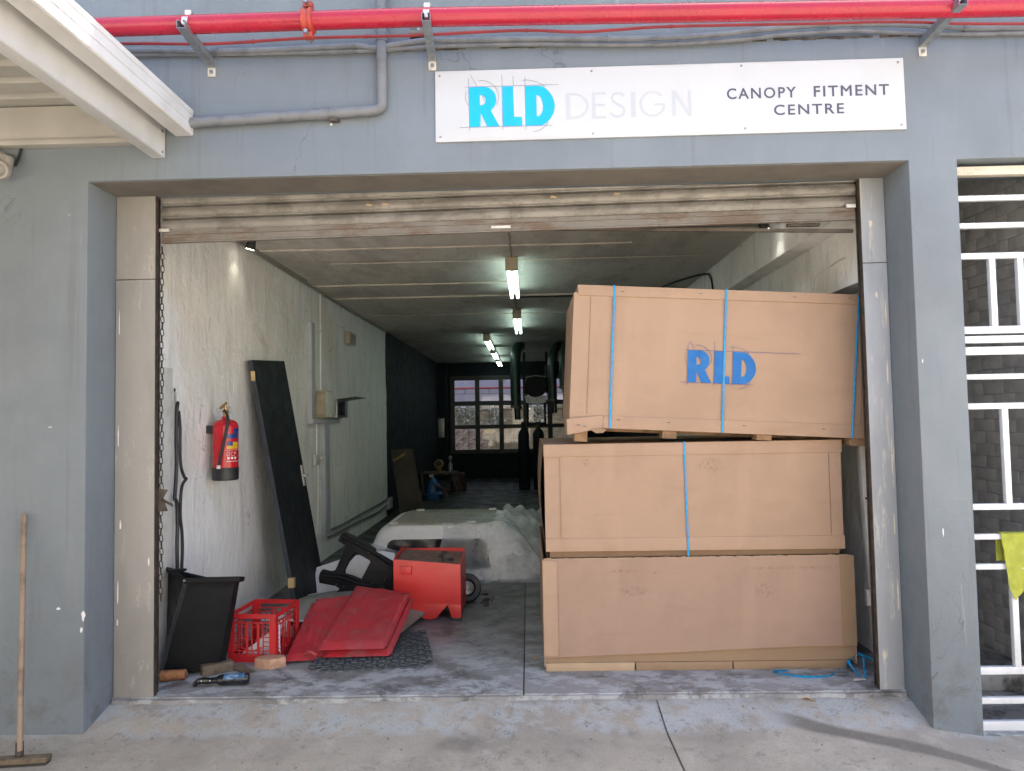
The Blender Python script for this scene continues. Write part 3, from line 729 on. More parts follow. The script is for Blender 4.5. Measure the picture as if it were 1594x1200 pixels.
put('end_lock', MB().box(-2.262, -2.20, .028, .044, 2.815, 2.835), M['galv_pale'], sh, bev=.003)
put('end_lock', MB().box(1.955, 2.012, .028, .044, 2.862, 2.885), M['galv_pale'], sh, bev=.003)
put('lower_lath', MB().bar((.15, .125, 2.800), (2.03, .125, 2.742), .02, .020), M['dark_steel'], sh)
# paint chips left on the slats
mb = MB()
for x, z in ((-.98, 2.954), (-.88, 2.956), (.16, 2.975), (.55, 2.985)):
    mb.add([(x, .0482, z), (x+.035, .0482, z-.006), (x+.044, .0482, z+.004), (x+.012, .0482, z+.012)], [(0, 1, 2, 3)])
put('paint_chip', mb, M['card_edge'], sh)
# door chain by the left jamb
ch = thing('door_chain', 'dark steel chain hanging beside the left jamb', 'chain', (-2.225, .10, .55))
lk = MB(); lp = [(.009*math.cos(a), 0, .0165*math.sin(a)+(.008 if math.sin(a) > 0 else -.008)) for a in [i*math.pi/6 for i in range(12)]]
lp = [Vector(p) for p in lp]
lk.tube(lp+[lp[0]], .0027, 6, caps=False)
lmesh = mkmesh('link', lk, M['track'], Vector((0, 0, 0)))
z = 2.72; k = 0
while z > .55:
    o = bpy.data.objects.new('link', lmesh); COL.objects.link(o); o.parent = ch
    o.location = Vector((-2.284+.003*math.sin(k*.7), .115, z))-ORG[ch.name]; o.rotation_euler = (random.uniform(-.1, .1), random.uniform(-.08, .08), rad(15) if k % 2 else rad(100))
    z -= .040; k += 1
t = thing('chain_bracket', 'rusty butterfly-shaped chain bracket on the left jamb', 'bracket', (-2.22, .07, 1.1))
put('plate', MB().prism([(-.05, .135), (.05, .125), (.022, .075), (.008, .06), (.03, .05), (.05, -.005), (-.05, -.01)], lambda u, v: (-2.262+u, .05, 1.10+v), lambda u, v: (-2.262+u, .056, 1.10+v)), M['dark_steel'], t)
put('hook', MB().tube([(-2.245, .05, 1.165), (-2.215, .045, 1.15), (-2.185, .045, 1.135), (-2.18, .05, 1.125)], .008, 8), M['track'], t)

# ------------------------------------------------------------------ sign board
sg = thing('shop_sign', 'long white sign board with blue RLD lettering and CANOPY FITMENT CENTRE', 'sign', (.83, -.29, 3.2))
SY = -.297
put('board', MB().prism([(-.497, 3.205), (2.163, 3.209), (2.160, 3.619), (-.495, 3.617)], lambda u, v: (u, SY, v), lambda u, v: (u, -.286, v)), M['sign_white'], sg, bev=.0015)
LOGO = {
 'R': [[(95, 338), (320, 328), (370, 336), (415, 356), (455, 392), (483, 435), (498, 490), (500, 550), (485, 600), (460, 645), (418, 685), (550, 930), (365, 936), (270, 718), (264, 937), (98, 942)],
       [(255, 455), (285, 455), (312, 468), (333, 492), (346, 530), (338, 565), (318, 592), (290, 607), (258, 612)]],
 'L': [[(585, 325), (750, 322), (765, 785), (880, 785), (885, 922), (598, 930)]],
 'D': [[(930, 318), (1130, 315), (1200, 332), (1255, 372), (1300, 425), (1335, 480), (1360, 550), (1370, 620), (1360, 690), (1335, 755), (1295, 818), (1245, 872), (1170, 915), (940, 920)],
       [(1095, 455), (1125, 460), (1155, 488), (1178, 540), (1193, 620), (1186, 690), (1165, 740), (1138, 768), (1100, 780)]]}
LINES = [[(88, 200), (103, 990)], [(583, 145), (597, 980)], [(750, 165), (757, 322)], [(925, 180), (938, 975)], [(118, 150), (215, 325)], [(290, 460), (338, 560)],
 [(35, 335), (1425, 298)], [(-42, 945), (1335, 912)],
 [(240, 240), (300, 235), (360, 248), (420, 278), (475, 325), (515, 385), (538, 450), (536, 510), (520, 560), (500, 600)],
 [(60, 400), (44, 455), (43, 510), (58, 560), (90, 612)],
 [(880, 243), (940, 230), (1010, 236), (1090, 255), (1160, 288), (1225, 335)], [(1270, 865), (1225, 925), (1160, 975), (1100, 1000), (1045, 1010)]]
def logo_uv(p): return ((p[0]-95-.0127*(p[1]-335))*.000385, (940-.026*(p[0]-95)-p[1])*.000385)
def logo(parent, fn, scale, mat, linemat, name='letter', extra=0, local=False, lw=.0022):
    for k in 'RLD':
        vs, fs = fill2d([[tuple(c*scale for c in logo_uv(p)) for p in poly] for poly in LOGO[k]], .0004)
        put('letter_'+k.lower(), MB().add([fn(v.x, v.y, v.z) for v in vs], fs), M[mat], parent, local=local, label='letter '+k)
    mb = MB()
    for i, ln in enumerate(LINES):
        pts = [tuple(c*scale for c in logo_uv(p)) for p in ln]
        if i == 6: pts[1] = (pts[1][0]+extra, pts[1][1])
        if len(pts) > 2: pts = [(q.x, q.y) for q in catmull([(a, b, 0) for a, b in pts], 4)]
        ribbon(mb, pts, lw, lambda u, v: fn(u, v, .0007+.00018*i))
    put('draft_line', mb, M[linemat], parent, local=local)
logo(sg, lambda u, v, w: (-.302+u, SY-.0012-w, 3.286+v), 1.0, 'cyan', 'ink_line')
# DESIGN in thin faded strokes
def stroke(mb, pts, w):
    pts = [(q.x, q.y) for q in catmull([(a, b, 0) for a, b in pts], 5)] if len(pts) > 3 else pts
    ribbon(mb, pts, w, lambda u, v: (u, SY-.0016, v))
D0, D1 = 3.318, 3.468; H_ = D1-D0
def arc(cx, cz, r, a0, a1, n=14, rx=None): return [(cx+(rx or r)*math.cos(rad(a0+(a1-a0)*i/n)), cz+r*math.sin(rad(a0+(a1-a0)*i/n))) for i in range(n+1)]
def glyph(ch_, strokes):
    mb = MB()
    for q_, (w, pts) in enumerate(strokes):
        ribbon(mb, pts, w, lambda u, v: (u, SY-.0010-.0004*q_, v))
    put('letter_'+ch_, mb, M['pale_grey'], sg, label='pale letter '+ch_.upper())
cz = (D0+D1)/2; r = H_/2-.006
glyph('d', [(.024, [(.262, D0), (.262, D1)]), (.013, [(.250, D1-.006)]+arc(.29, cz, r, 90, -90, 16, .082)+[(.250, D0+.006)])])
glyph('e', [(.020, [(.408, D0), (.408, D1)]), (.013, [(.398, D1-.006), (.478, D1-.006)]), (.013, [(.398, cz+.002), (.470, cz+.002)]), (.013, [(.398, D0+.006), (.478, D0+.006)])])
glyph('s', [(.015, [(.580, D1-.026), (.565, D1-.010), (.542, D1-.006), (.520, D1-.014), (.512, D1-.035), (.520, D1-.056), (.545, D1-.072), (.572, D1-.088), (.582, D1-.112), (.572, D0+.016), (.545, D0+.006), (.518, D0+.012), (.502, D0+.032)])])
glyph('i', [(.027, [(.632, D0), (.632, D1)])])
glyph('g', [(.014, arc(.742, cz, r, 42, 340, 22, .068)+[(.806, cz-.005)]), (.013, [(.752, cz-.004), (.812, cz-.004)])])
glyph('n', [(.020, [(.862, D0), (.862, D1)]), (.022, [(.862, D1-.004), (.952, D0+.004)]), (.016, [(.953, D0), (.953, D1)])])
def sign_text(s, x0, x1, z0, z1, mat='ink', sp=1.0, off=.0):
    vs, fs = text2d(s, .08, sp, .0011, .0002)
    put('lettering', MB().add([Vector((v.x, SY-.0012-v.y, v.z)) for v in fit2d(vs, x0, x1, z0, z1)], fs), M[mat], sg, label='dark lettering '+s)
sign_text('CANOPY', 1.163, 1.553, 3.407, 3.470, sp=1.22, off=.0006)
sign_text('FITMENT', 1.652, 2.073, 3.408, 3.470, sp=1.22, off=.0006)
sign_text('CENTRE', 1.425, 1.818, 3.308, 3.368, sp=1.22, off=.0006)
scr = mkmesh('screw', MB().lathe([(.007, 0), (.006, .003)], (0, 0, 0), (0, -1, 0), 10), M['galv'], Vector((0, 0, 0)))
for x, z in ((-.47, 3.59), (-.47, 3.235), (.40, 3.595), (.40, 3.232), (1.25, 3.60), (1.26, 3.238), (2.13, 3.595), (2.135, 3.235)):
    o = bpy.data.objects.new('screw', scr); COL.objects.link(o); o.parent = sg; o.location = Vector((x, SY, z))-ORG[sg.name]

# ------------------------------------------------------------------ pipes and conduits on the facade
fp = thing('fire_main', 'thick glossy red fire main running across the facade top', 'pipe', (0, -.6, 3.7))
put('pipe', MB().tube([(-4.5, -.6, 3.757), (-.6, -.6, 3.7655), (2.3, -.6, 3.727), (6.5, -.6, 3.69)], .048, 24), M['red_pipe'], fp)
cpg = MB().lathe([(.050, -.030), (.066, -.026), (.066, -.010), (.060, -.006), (.060, .006), (.066, .010), (.066, .026), (.050, .030)], (-1.133, -.6, 3.764), (1, 0, .002), 24)
cpg.box(-1.158, -1.108, -.622, -.578, 3.832, 3.862).box(-1.158, -1.108, -.622, -.578, 3.668, 3.696)
cp_ = put('coupling', cpg, simple('dull_red_coupling', (.40, .045, .03), (.26, .05, .03), 14, .5), fp, bev=.003)
put('bolt', MB().tube([(-1.133, -.655, 3.682), (-1.133, -.545, 3.682)], .011, 8), M['galv'], cp_)
put('bolt', MB().tube([(-1.133, -.655, 3.847), (-1.133, -.545, 3.847)], .011, 8), M['galv'], cp_)
def bracket(xw, xt, lab):
    t = thing('pipe_bracket', lab, 'bracket', (xw, -.29, 3.65), 'galvanised brackets carrying the red fire main')
    a = Vector((xw, -.292, 3.700)); b = Vector((xt, -.70, 3.712)); d = (b-a).normalized(); s_ = d.cross(Vector((0, 0, 1))).normalized(); u_ = s_.cross(d)
    mb = MB(); T = .0025; hw = .021; hh = .021
    for c, ww, hh_ in ((-u_*hh, 2*hw, T), (s_*hw, T, 2*hh), (-s_*hw, T, 2*hh)): mb.bar(a+c, b+c, ww, hh_)
    mb.bar(a+s_*(hw-.006)+u_*hh, b+s_*(hw-.006)+u_*hh, .012, T).bar(a-s_*(hw-.006)+u_*hh, b-s_*(hw-.006)+u_*hh, .012, T)
    put('strut', mb, M['galv'], t)
    put('foot', MB().box(xw-.022, xw+.022, -.293, -.286, 3.628, 3.725), M['galv_pale'], t, bev=.001)
    put('bolt', MB().lathe([(.012, 0), (.012, .008), (.007, .009), (.007, .016)], (xw, -.293, 3.654), (0, -1, 0), 8), M['galv'], t)
    mb = MB(); xc = xw+(xt-xw)*.75
    pts = [(xc, -.6+.0525*math.cos(a_), 3.757-.002+.0525*math.sin(a_)) for a_ in [rad(-20+i*22) for i in range(11)]]
    n0 = len(mb.v)
    for p in pts:
        mb.v += [Vector(p)+Vector((-.016, 0, 0)), Vector(p)+Vector((.016, 0, 0))]
    for i in range(len(pts)-1): mb.f.append((2*i, 2*i+1, 2*i+3, 2*i+2))
    mb.box(xc-.016, xc+.016, -.612, -.588, 3.806, 3.838)
    put('clamp_band', mb, M['galv_pale'], t)
    put('clamp_bolt', MB().tube([(xc-.022, -.6, 3.826), (xc+.022, -.6, 3.826)], .007, 8), M['galv'], t)
bracket(-1.792, -1.775, 'leftmost galvanised pipe bracket, beside the white gutter')
bracket(-.511, -.490, 'galvanised pipe bracket just above the left end of the sign')
bracket(2.274, 2.262, 'rightmost galvanised pipe bracket, above the grey pier')
def painted_run(name, pts, r, lab, cat, mat, n=5, clips=()):
    t = thing(name, lab, cat, pts[0])
    put('run', MB().tube(catmull(pts, n), r, 10), M[mat], t)
    for c in clips:
        put('clip', MB().tube([Vector(c)-Vector((.008, 0, 0)), Vector(c)+Vector((.008, 0, 0))], r*1.35, 10), M[mat], t)
    return t
painted_run('thin_red_pipe', [(-3, -.40, 3.775), (-2.236, -.42, 3.768), (-1.733, -.42, 3.752), (-1.188, -.42, 3.769), (-.611, -.42, 3.766), (-.252, -.42, 3.774), (.034, -.42, 3.776), (.319, -.42, 3.758), (.533, -.42, 3.764), (.834, -.42, 3.774), (1.628, -.42, 3.766), (2.083, -.42, 3.762), (2.756, -.42, 3.730), (5, -.42, 3.70)], .0085, 'thin red pipe running just under the thick red main', 'pipe', 'red_thin', 5, [(-1.5, -.42, 3.758), (-.86, -.42, 3.768), (.034, -.42, 3.776), (.834, -.42, 3.774)])
painted_run('upper_conduit', [(-3, -.31, 3.79), (-2.3, -.315, 3.785), (-1.889, -.315, 3.768), (-1.516, -.315, 3.763), (-1.2, -.315, 3.768), (-.941, -.315, 3.772), (-.86, -.315, 3.757), (-.775, -.315, 3.765), (-.553, -.315, 3.792), (-.406, -.315, 3.788), (-.039, -.315, 3.784), (.326, -.315, 3.775), (.69, -.315, 3.766), (1.053, -.315, 3.772), (1.416, -.315, 3.800), (1.741, -.315, 3.815), (2.135, -.315, 3.803), (2.42, -.315, 3.778), (2.825, -.315, 3.765), (5, -.315, 3.76)], .0155, 'upper grey-painted conduit sagging along the facade ledge', 'conduit', 'grey_pipe', 5, [(-1.75, -.315, 3.766), (-.96, -.315, 3.772), (.5, -.315, 3.771), (1.75, -.315, 3.815), (2.5, -.315, 3.774)])
painted_run('lower_conduit', [(-3, -.30, 3.765), (-2.268, -.30, 3.764), (-1.52, -.30, 3.752), (-.90, -.30, 3.748), (-.703, -.30, 3.756), (-.408, -.30, 3.764), (.034, -.30, 3.760), (.545, -.30, 3.740), (.873, -.30, 3.736), (1.236, -.30, 3.750), (1.491, -.30, 3.772), (1.78, -.30, 3.783), (1.96, -.30, 3.780), (2.282, -.30, 3.755), (2.831, -.30, 3.740), (5, -.30, 3.74)], .0135, 'lower grey-painted conduit lying on the facade ledge', 'conduit', 'grey_pipe')
dp = thing('drain_pipe', 'grey-painted waste pipe with an elbow left of the sign', 'pipe', (-.79, -.315, 3.38))
pts = [(-.800, -.318, 4.9), (-.798, -.318, 3.445), (-.799, -.318, 3.415), (-.812, -.318, 3.398), (-.835, -.318, 3.390), (-1.2, -.318, 3.375), (-1.93, -.318, 3.345)]
put('pipe_run', MB().tube(pts, .029, 16), M['grey_pipe'], dp)
put('socket', MB().tube([(-.798, -.318, 3.86), (-.798, -.318, 3.79)], .034, 16), M['grey_pipe'], dp)
put('socket', MB().tube([(-1.16, -.318, 3.377), (-1.10, -.318, 3.379)], .0335, 16), M['grey_pipe'], dp)
put('pipe_clip', MB().box(-1.10, -1.05, -.325, -.286, 3.335, 3.352), M['dark_steel'], dp, bev=.003)
t = thing('rusty_wall_bracket', 'small rusty fixing behind the red pipes above the sign corner', 'bracket', (-.58, -.26, 3.80))
put('plate', MB().box(-.640, -.535, -.325, -.247, 3.830, 3.850).box(-.630, -.545, -.262, -.246, 3.850, 3.99), M['slat_rust'], t, bev=.004)
put('stud', MB().tube([(-.585, -.31, 3.85), (-.585, -.31, 3.90)], .010, 8), M['galv'], t)

# ------------------------------------------------------------------ carport on the left
cpt = thing('carport', 'white steel carport roof with box gutter at upper left', 'carport', (-4, -2.5, -.2))
CY0 = -10.4  # run extended out of view to deepen shade on the left wall
mb = MB(); TH = .004
mb.box(-2.135, -2.062, CY0, -.292, 3.155, 3.161)              # bottom flange
mb.box(-2.066, -2.062, CY0, -.292, 3.161, 3.352).box(-2.135, -2.131, CY0, -.292, 3.161, 3.352).box(-2.135, -2.062, CY0, -.292, 3.352, 3.358)
put('beam', mb, M['white_metal'], cpt, bev=.002)
for z in (3.18, 3.30): put('bolt', MB().lathe([(.008, 0), (.007, .006)], (-2.062, -.325, z), (1, 0, 0), 8), M['galv'], cpt)
mb = MB()
prof = [(-2.00, 3.283), (-1.905, 3.283), (-1.898, 3.290), (-1.898, 3.335), (-1.9015, 3.338), (-1.9015, 3.345), (-1.898, 3.348), (-1.898, 3.392), (-1.9015, 3.395), (-1.9015, 3.402), (-1.898, 3.405), (-1.898, 3.432), (-1.912, 3.436), (-1.912, 3.428), (-1.904, 3.425), (-1.904, 3.291), (-1.996, 3.291), (-1.996, 3.512), (-2.00, 3.512)]
mb.prism(prof, lambda u, v: (u, -.290, v), lambda u, v: (u, CY0, v))
put('gutter', mb, M['white_metal'], cpt, ang=15)
put('gutter_end_stain', MB().lathe([(.020, 0), (.017, .01)], (-1.894, -.30, 3.36), (1, 0, 0), 10), M['ochre'], cpt)
mb = MB(); y = -.30; P = []
while y > CY0:
    P += [(y, 3.470), (y-.115, 3.470), (y-.135, 3.500), (y-.165, 3.500)]; y -= .185
vs = []; n = len(P)
for (yy, zz) in P:
    for xx in (-8.5, -1.99): vs += [Vector((xx, yy, zz)), Vector((xx, yy, zz+.003))]
fs = []
for i in range(n-1):
    a = 4*i; b = 4*(i+1); fs += [(a, a+2, b+2, b), (a+1, b+1, b+3, a+3)]
mb.add(vs, fs); put('roof_sheet', mb, M['carport_roof'], cpt, ang=10)
put('wall_plate', MB().box(-8.5, -2.14, -.330, -.288, 3.262, 3.462).box(-8.5, -2.14, -.352, -.288, 3.232, 3.260), M['carport_roof'], cpt, bev=.003)
put('post', MB().box(-8.2, -8.1, -10.2, -10.1, -.5, 3.2), M['white_metal'], cpt)
put('post', MB().box(-2.16, -2.06, -10.35, -10.25, -.5, 3.155), M['white_metal'], cpt)
# wall fitting under the carport
t = thing('wall_fitting', 'aged round grey-cream pipe fitting on the wall under the carport', 'fitting', (-2.97, -.3, 3.05))
mb = MB().lathe([(.030, -.03), (.052, -.02), (.056, .0), (.050, .016), (.040, .018), (.030, .012), (.022, -.005), (.012, -.008)], (-2.965, -.375, 3.082), (.18, -1, -.25), 22)
put('collar', mb, M['jamb'], t)
put('body', MB().tube([(-3.2, -.335, 3.165), (-2.985, -.335, 3.165), (-2.955, -.338, 3.15), (-2.960, -.355, 3.10)], .040, 12), M['jamb'], t)
put('cable', MB().tube([(-2.90, -.295, 3.235), (-2.902, -.31, 3.18), (-2.91, -.33, 3.12)], .008, 6), M['black'], t)

# ------------------------------------------------------------------ cardboard stack
def carton(t, w, h, d, mats, strips=True, lid=.075, foot=.075, side=.09):
    a = put('carton_body', MB().box(0, w, .004, d, 0, h), M[mats[0]], t, bev=.006, local=True)
    return a
# bottom carton: open topped
b1 = thing('cardboard_carton', 'lowest and widest brown carton in the stack, dirty with an open top edge', 'carton', (1.06, .35, .0), 'long cardboard cartons stacked in the doorway')
def warpbox(x0, x1, y0, y1, z0, z1, amp=.004, nx=24, nz=10, seed=0, zl=None):
    """front sheet of cardboard with a slightly bowed face"""
    mb = MB()
    def f(u, v):
        x = x0+(x1-x0)*u; zb_ = z0 if zl is None else zl(u); z = zb_+(z1-zb_)*v
        return (x, y0+amp*noise.noise((u*4+seed, v*3, seed))-amp*1.2*math.sin(math.pi*v)*math.sin(math.pi*u), z)
    mb.grid(nx, nz, f); n = len(mb.v); 
    mb.v += [v+Vector((0, y1-y0, 0)) for v in mb.v[:n]]
    w = nx+1
    for i in range(nx): mb.f.append((i, n+i, n+i+1, i+1)); q = nz*w+i; mb.f.append((q, q+1, n+q+1, n+q))
    for j in range(nz): q = j*w; mb.f.append((q, q+w, n+q+w, n+q)); q += nx; mb.f.append((q, n+q, n+q+w, q+w))
    mb.grid(nx, nz, lambda u, v: Vector(f(u, v))+Vector((0, y1-y0, 0)))
    return mb
put('front_panel', warpbox(-.985, .995, .0, .007, .09, .712, .006, zl=lambda u: .088+.055*min(1, u*1.25)), M['card_low'], b1, local=True, ang=50)
put('side_panel', MB().box(-.985, -.977, .008, 1.55, .03, .70), M['card_low'], b1, local=True)
put('side_panel', MB().box(.987, .995, .008, 1.55, .03, .70), M['card_low'], b1, local=True)
put('back_panel', MB().box(-.976, .986, 1.543, 1.55, .03, .70), M['card_low'], b1, local=True)
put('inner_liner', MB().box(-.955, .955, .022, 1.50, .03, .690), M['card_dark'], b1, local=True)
put('corner_strip', MB().box(-.986, -.895, -.009, -.003, .105, .705), M['card_a'], b1, local=True)
put('corner_strip', MB().box(.905, .994, -.007, -.003, .15, .706), M['card_tape'], b1, local=True)
mb = MB()
for i in range(90):
    x0 = -.975+i*.0216; dz = .005*noise.noise((i*.6, 0, 0)); mb.box(x0, x0+.0216, .0, .010, .7125+dz*.3, .7165+dz)
put('torn_edge', mb, M['card_edge'], b1, local=True)
put('skirt', MB().box(-.975, .985, .014, .020, .055, .20), M['card_tape'], b1, local=True)
for a, b in ((-.975, -.41), (-.402, .21), (.217, .93)):
    put('base_strip', MB().box(a, b, .008, .10, .0, .052), M['card_edge'] if a < -.9 else M['card_tape'], b1, local=True, bev=.004)
# middle carton
b2 = thing('cardboard_carton', 'middle brown carton in the stack, tied with one blue strap', 'carton', (1.05, .35, .762), 'long cardboard cartons stacked in the doorway')
b1.scale = (1.0, 1, 1)
put('body', warpbox(-.952, .948, .0, 1.5, .0, .680, .004, seed=3), M['card_mid'], b2, local=True, ang=50)
put('lid_strip', MB().box(-.955, .955, -.008, .4, .606, .686), M['card_a'], b2, local=True, bev=.003)
put('lid_strip', MB().box(-.955, .955, .402, 1.505, .620, .686), M['card_a'], b2, local=True)
put('foot_strip', MB().prism([(-.952, .0), (.953, -.006), (.953, .078), (-.952, .082)], lambda u, v: (u, -.007, v), lambda u, v: (u, .3, v)), M['card_a'], b2, local=True, bev=.002)
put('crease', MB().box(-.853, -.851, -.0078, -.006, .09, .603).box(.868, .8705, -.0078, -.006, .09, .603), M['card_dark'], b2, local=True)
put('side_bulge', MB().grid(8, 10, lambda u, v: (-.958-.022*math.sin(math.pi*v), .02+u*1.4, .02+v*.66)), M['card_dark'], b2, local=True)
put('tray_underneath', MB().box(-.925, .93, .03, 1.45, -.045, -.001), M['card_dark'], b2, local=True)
def strap(parent, x0, z0, x1, z1, y, w=.011):
    mb = MB(); n = 14
    mb.grid(2, n, lambda u, v: (x0+(x1-x0)*v+(u-.5)*w+.002*noise.noise((v*3, x0, 0)), y-.002*math.sin(u*math.pi)-.002*abs(noise.noise((v*4, x0, 1))), z0+(z1-z0)*v))
    mb.grid(2, n, lambda u, v: (x0+(x1-x0)*v+(u-.5)*w, y+.002, z0+(z1-z0)*v))
    mb.box(x1-w/2, x1+w/2, y, .9, z1-.0005, z1+.0025)
    put('strap', mb, M['strap'], parent, local=True, label='blue packing strap')
strap(b2, -.043, -.040, -.050, .688, -.012)
# top carton: tilted
b3 = thing('cardboard_carton', 'topmost brown carton, tilted, printed RLD and tied with three blue straps', 'carton', (.262, .30, 1.562), 'long cardboard cartons stacked in the doorway', rot=(0, rad(3.35), 0))
H3, W3 = .918, 1.90
put('body', warpbox(.0, W3-.004, .0, .90, .03, .868, .005, seed=8), M['card_a'], b3, local=True, ang=50)
put('lid', MB().prism([(.028, .850), (W3-.005, .855), (W3-.012, H3), (.022, H3)], lambda u, v: (u, -.010, v), lambda u, v: (u, .91, v)), M['card_a'], b3, local=True, bev=.003)
put('foot_strip', MB().prism([(.215, .0), (W3+.004, .0), (W3+.004, .086), (.215, .080)], lambda u, v: (u, -.008, v), lambda u, v: (u, .5, v)), M['card_a'], b3, local=True, bev=.002)
put('drooping_flap', MB().add([(-.02, -.045, .048), (-.012, -.04, -.052), (.213, -.009, .0), (.213, -.009, .082), (-.02, .3, .048), (-.012, .3, -.052), (.213, .3, .0), (.213, .3, .082)], [(0, 1, 2, 3), (7, 6, 5, 4), (0, 4, 5, 1), (3, 2, 6, 7), (1, 5, 6, 2), (0, 3, 7, 4)]), M['card_a'], b3, local=True, bev=.003)
put('torn_corner', MB().add([(.13, -.03, -.012), (.20, -.028, .0), (.235, -.03, -.010), (.215, -.034, -.030), (.17, -.034, -.034)], [(0, 1, 2, 3, 4)]), M['card_tape'], b3, local=True)
put('crease', MB().box(.108, .110, -.0045, -.0025, .09, .848).box(W3-.055, W3-.053, -.0045, -.0025, .09, .848), M['card_dark'], b3, local=True)
for a, b, h in ((.035, .120, .092), (.60, .69, .050), (1.20, 1.295, .036), (1.79, 1.895, .048)):
    put('pallet_block', MB().box(a, b, .02, .13, -h, -.001), M['pallet'], b3, local=True, bev=.003)
put('pallet_board', MB().box(.03, 1.9, .20, .85, -.022, -.001), M['pallet'], b3, local=True)
strap(b3, .258, .0, .258, H3+.002, -.014, .0125); strap(b3, .972, -.0, .972, H3+.002, -.014, .0125); strap(b3, 1.79, .0, 1.815, H3+.002, -.014, .0125)
logo(b3, lambda u, v, w: (.742+u, -.0115-w, .315+v), .885, 'box_blue', 'box_line', extra=.26, local=True, lw=.0026)

for sx_, sz_ in ((.045, .012), (.085, .006), (.30, .055), (.62, .05), (1.1, .05), (1.6, .05), (.30, .88), (.8, .885), (1.4, .885), (1.75, .89)):
    put('staple', MB().box(sx_, sx_+.022, -.0125-(.028 if sx_ < .1 else 0), -.0105-(.028 if sx_ < .1 else 0), sz_, sz_+.0035), M['dark_steel'], b3, local=True)
# loose blue strap on the floor
mb = MB()
def flatstrap(pts, w=.017):
    P = catmull(pts, 8); n0 = len(mb.v)
    for i, p in enumerate(P):
        d = (P[min(i+1, len(P)-1)]-P[max(i-1, 0)]).normalized(); tw = .8*noise.noise((i*.12, 2, 0)); s_ = d.cross(Vector((0, 1, .55+.5*tw))).normalized()*w/2
        mb.v += [p+s_, p-s_]
    for i in range(len(P)-1): q = n0+2*i; mb.f.append((q, q+1, q+3, q+2))
flatstrap([(1.60, .30, .012), (1.50, .28, .012), (1.60, .215, .010), (1.72, .19, .010), (1.83, .21, .012), (1.93, .28, .03), (2.00, .34, .055), (2.06, .37, .080), (2.09, .38, .09)])
flatstrap([(1.985, .33, .06), (1.985, .27, .035), (1.995, .15, .010), (2.01, .15, .010), (2.045, .24, .035), (2.085, .34, .08)])
flatstrap([(2.03, .38, .10), (2.08, .37, .085), (2.13, .33, .07), (2.17, .28, .055)])
flatstrap([(2.17, .36, .44), (2.19, .34, .30), (2.20, .32, .16), (2.21, .28, .06)], .014)
put('loose_strap', mb, M['strap'], label='tangle of blue packing strap on the floor by the right jamb', cat='strap', ang=80)

# leaning white boards in the gap at the right
t = thing('leaning_board', 'narrow off-white board standing upright between the cartons and the right jamb', 'board', (2.25, .5, 0))
mb = MB(); mb.bar((2.235, .42, .10), (2.215, .50, 1.47), .085, .05, (0, 1, 0)); put('board', mb, M['white_plastic'], t, bev=.004)
put('socket_plate', MB().box(2.155, 2.188, .40, .43, .38, .48), M['white_plastic'], t, bev=.002)
put('keyhole', MB().lathe([(.008, 0), (.008, .004)], (2.19, .440, 1.06), (0, -1, 0), 8), M['black'], t)
put('grey_panel', MB().box(2.02, 2.22, 1.0, 1.03, .0, 1.42), M['galv'], label='grey sheet panel standing in the dark gap right of the cartons', cat='panel', bev=.003)

# ------------------------------------------------------------------ left interior wall fittings
LX = -2.43
fe = thing('fire_extinguisher', 'red fire extinguisher with black hose and base on the white wall', 'fire extinguisher', (-2.305, 1.12, 1.19))
C0 = Vector((-2.305, 1.12, 1.195)); R0 = .093
put('base_cap', MB().lathe([(R0*.96, 0), (R0+.002, .008), (R0+.002, .095), (R0, .097)], C0, seg=32), M['black'], fe)
put('cylinder', MB().lathe([(R0, .097), (R0, .40), (R0*.98, .415), (R0*.88, .436), (R0*.66, .452), (R0*.32, .462), (.028, .470), (.026, .482), (.017, .484)], C0, seg=32), M['ext_red'], fe)
put('valve', MB().lathe([(.018, 0), (.018, .03), (.024, .032), (.024, .045), (.012, .050), (.012, .075)], C0+Vector((0, 0, .482)), seg=14).tube([C0+Vector((-.03, -.02, .545)), C0+Vector((.02, -.03, .585))], .011, 8), M['brass'], fe)
put('carry_handle', MB().bar(C0+Vector((.0, 0, .505)), C0+Vector((.062, -.035, .512)), .020, .005).bar(C0+Vector((.01, 0, .535)), C0+Vector((.05, -.03, .560)), .018, .004), M['galv_pale'], fe)
put('pull_ring', MB().tube([C0+Vector((-.045+.016*math.cos(a), -.02, .53+.016*math.sin(a))) for a in [i*math.pi/6 for i in range(13)]], .0015, 5, False), M['galv'], fe)
put('hose', MB().tube(catmull([C0+Vector((.0, -.02, .525)), C0+Vector((.030, -.05, .50)), C0+Vector((.055, -.090, .44)), C0+Vector((.036, -.100, .32)), C0+Vector((.012, -.106, .20)), C0+Vector((-.006, -.107, .115))], 6), .0115, 10), M['black'], fe)
put('nozzle', MB().tube([C0+Vector((-.006, -.108, .118)), C0+Vector((-.008, -.108, .092))], .015, 10), M['white_plastic'], fe)
put('wall_hook', MB().box(-2.44, -2.385, 1.08, 1.11, 1.55, 1.61), M['black'], fe, bev=.003)
def cyl_patch(a0, a1, z0, z1, dr, mat, name='label_patch'):
    mb = MB(); mb.grid(10, 1, lambda u, v: C0+Vector(((R0+dr)*math.cos(rad(a0+(a1-a0)*u)), (R0+dr)*math.sin(rad(a0+(a1-a0)*u)), z0+(z1-z0)*v)))
    put(name, mb, M[mat], fe, ang=60)
cyl_patch(-62, 0, .315, .350, .0008, 'label_blue'); cyl_patch(-30, 15, .350, .390, .0008, 'label_blue')
cyl_patch(-62, 0, .262, .292, .0008, 'label_blue'); cyl_patch(-62, 0, .238, .261, .0009, 'label_yellow'); cyl_patch(-34, 0, .262, .288, .0012, 'label_yellow')
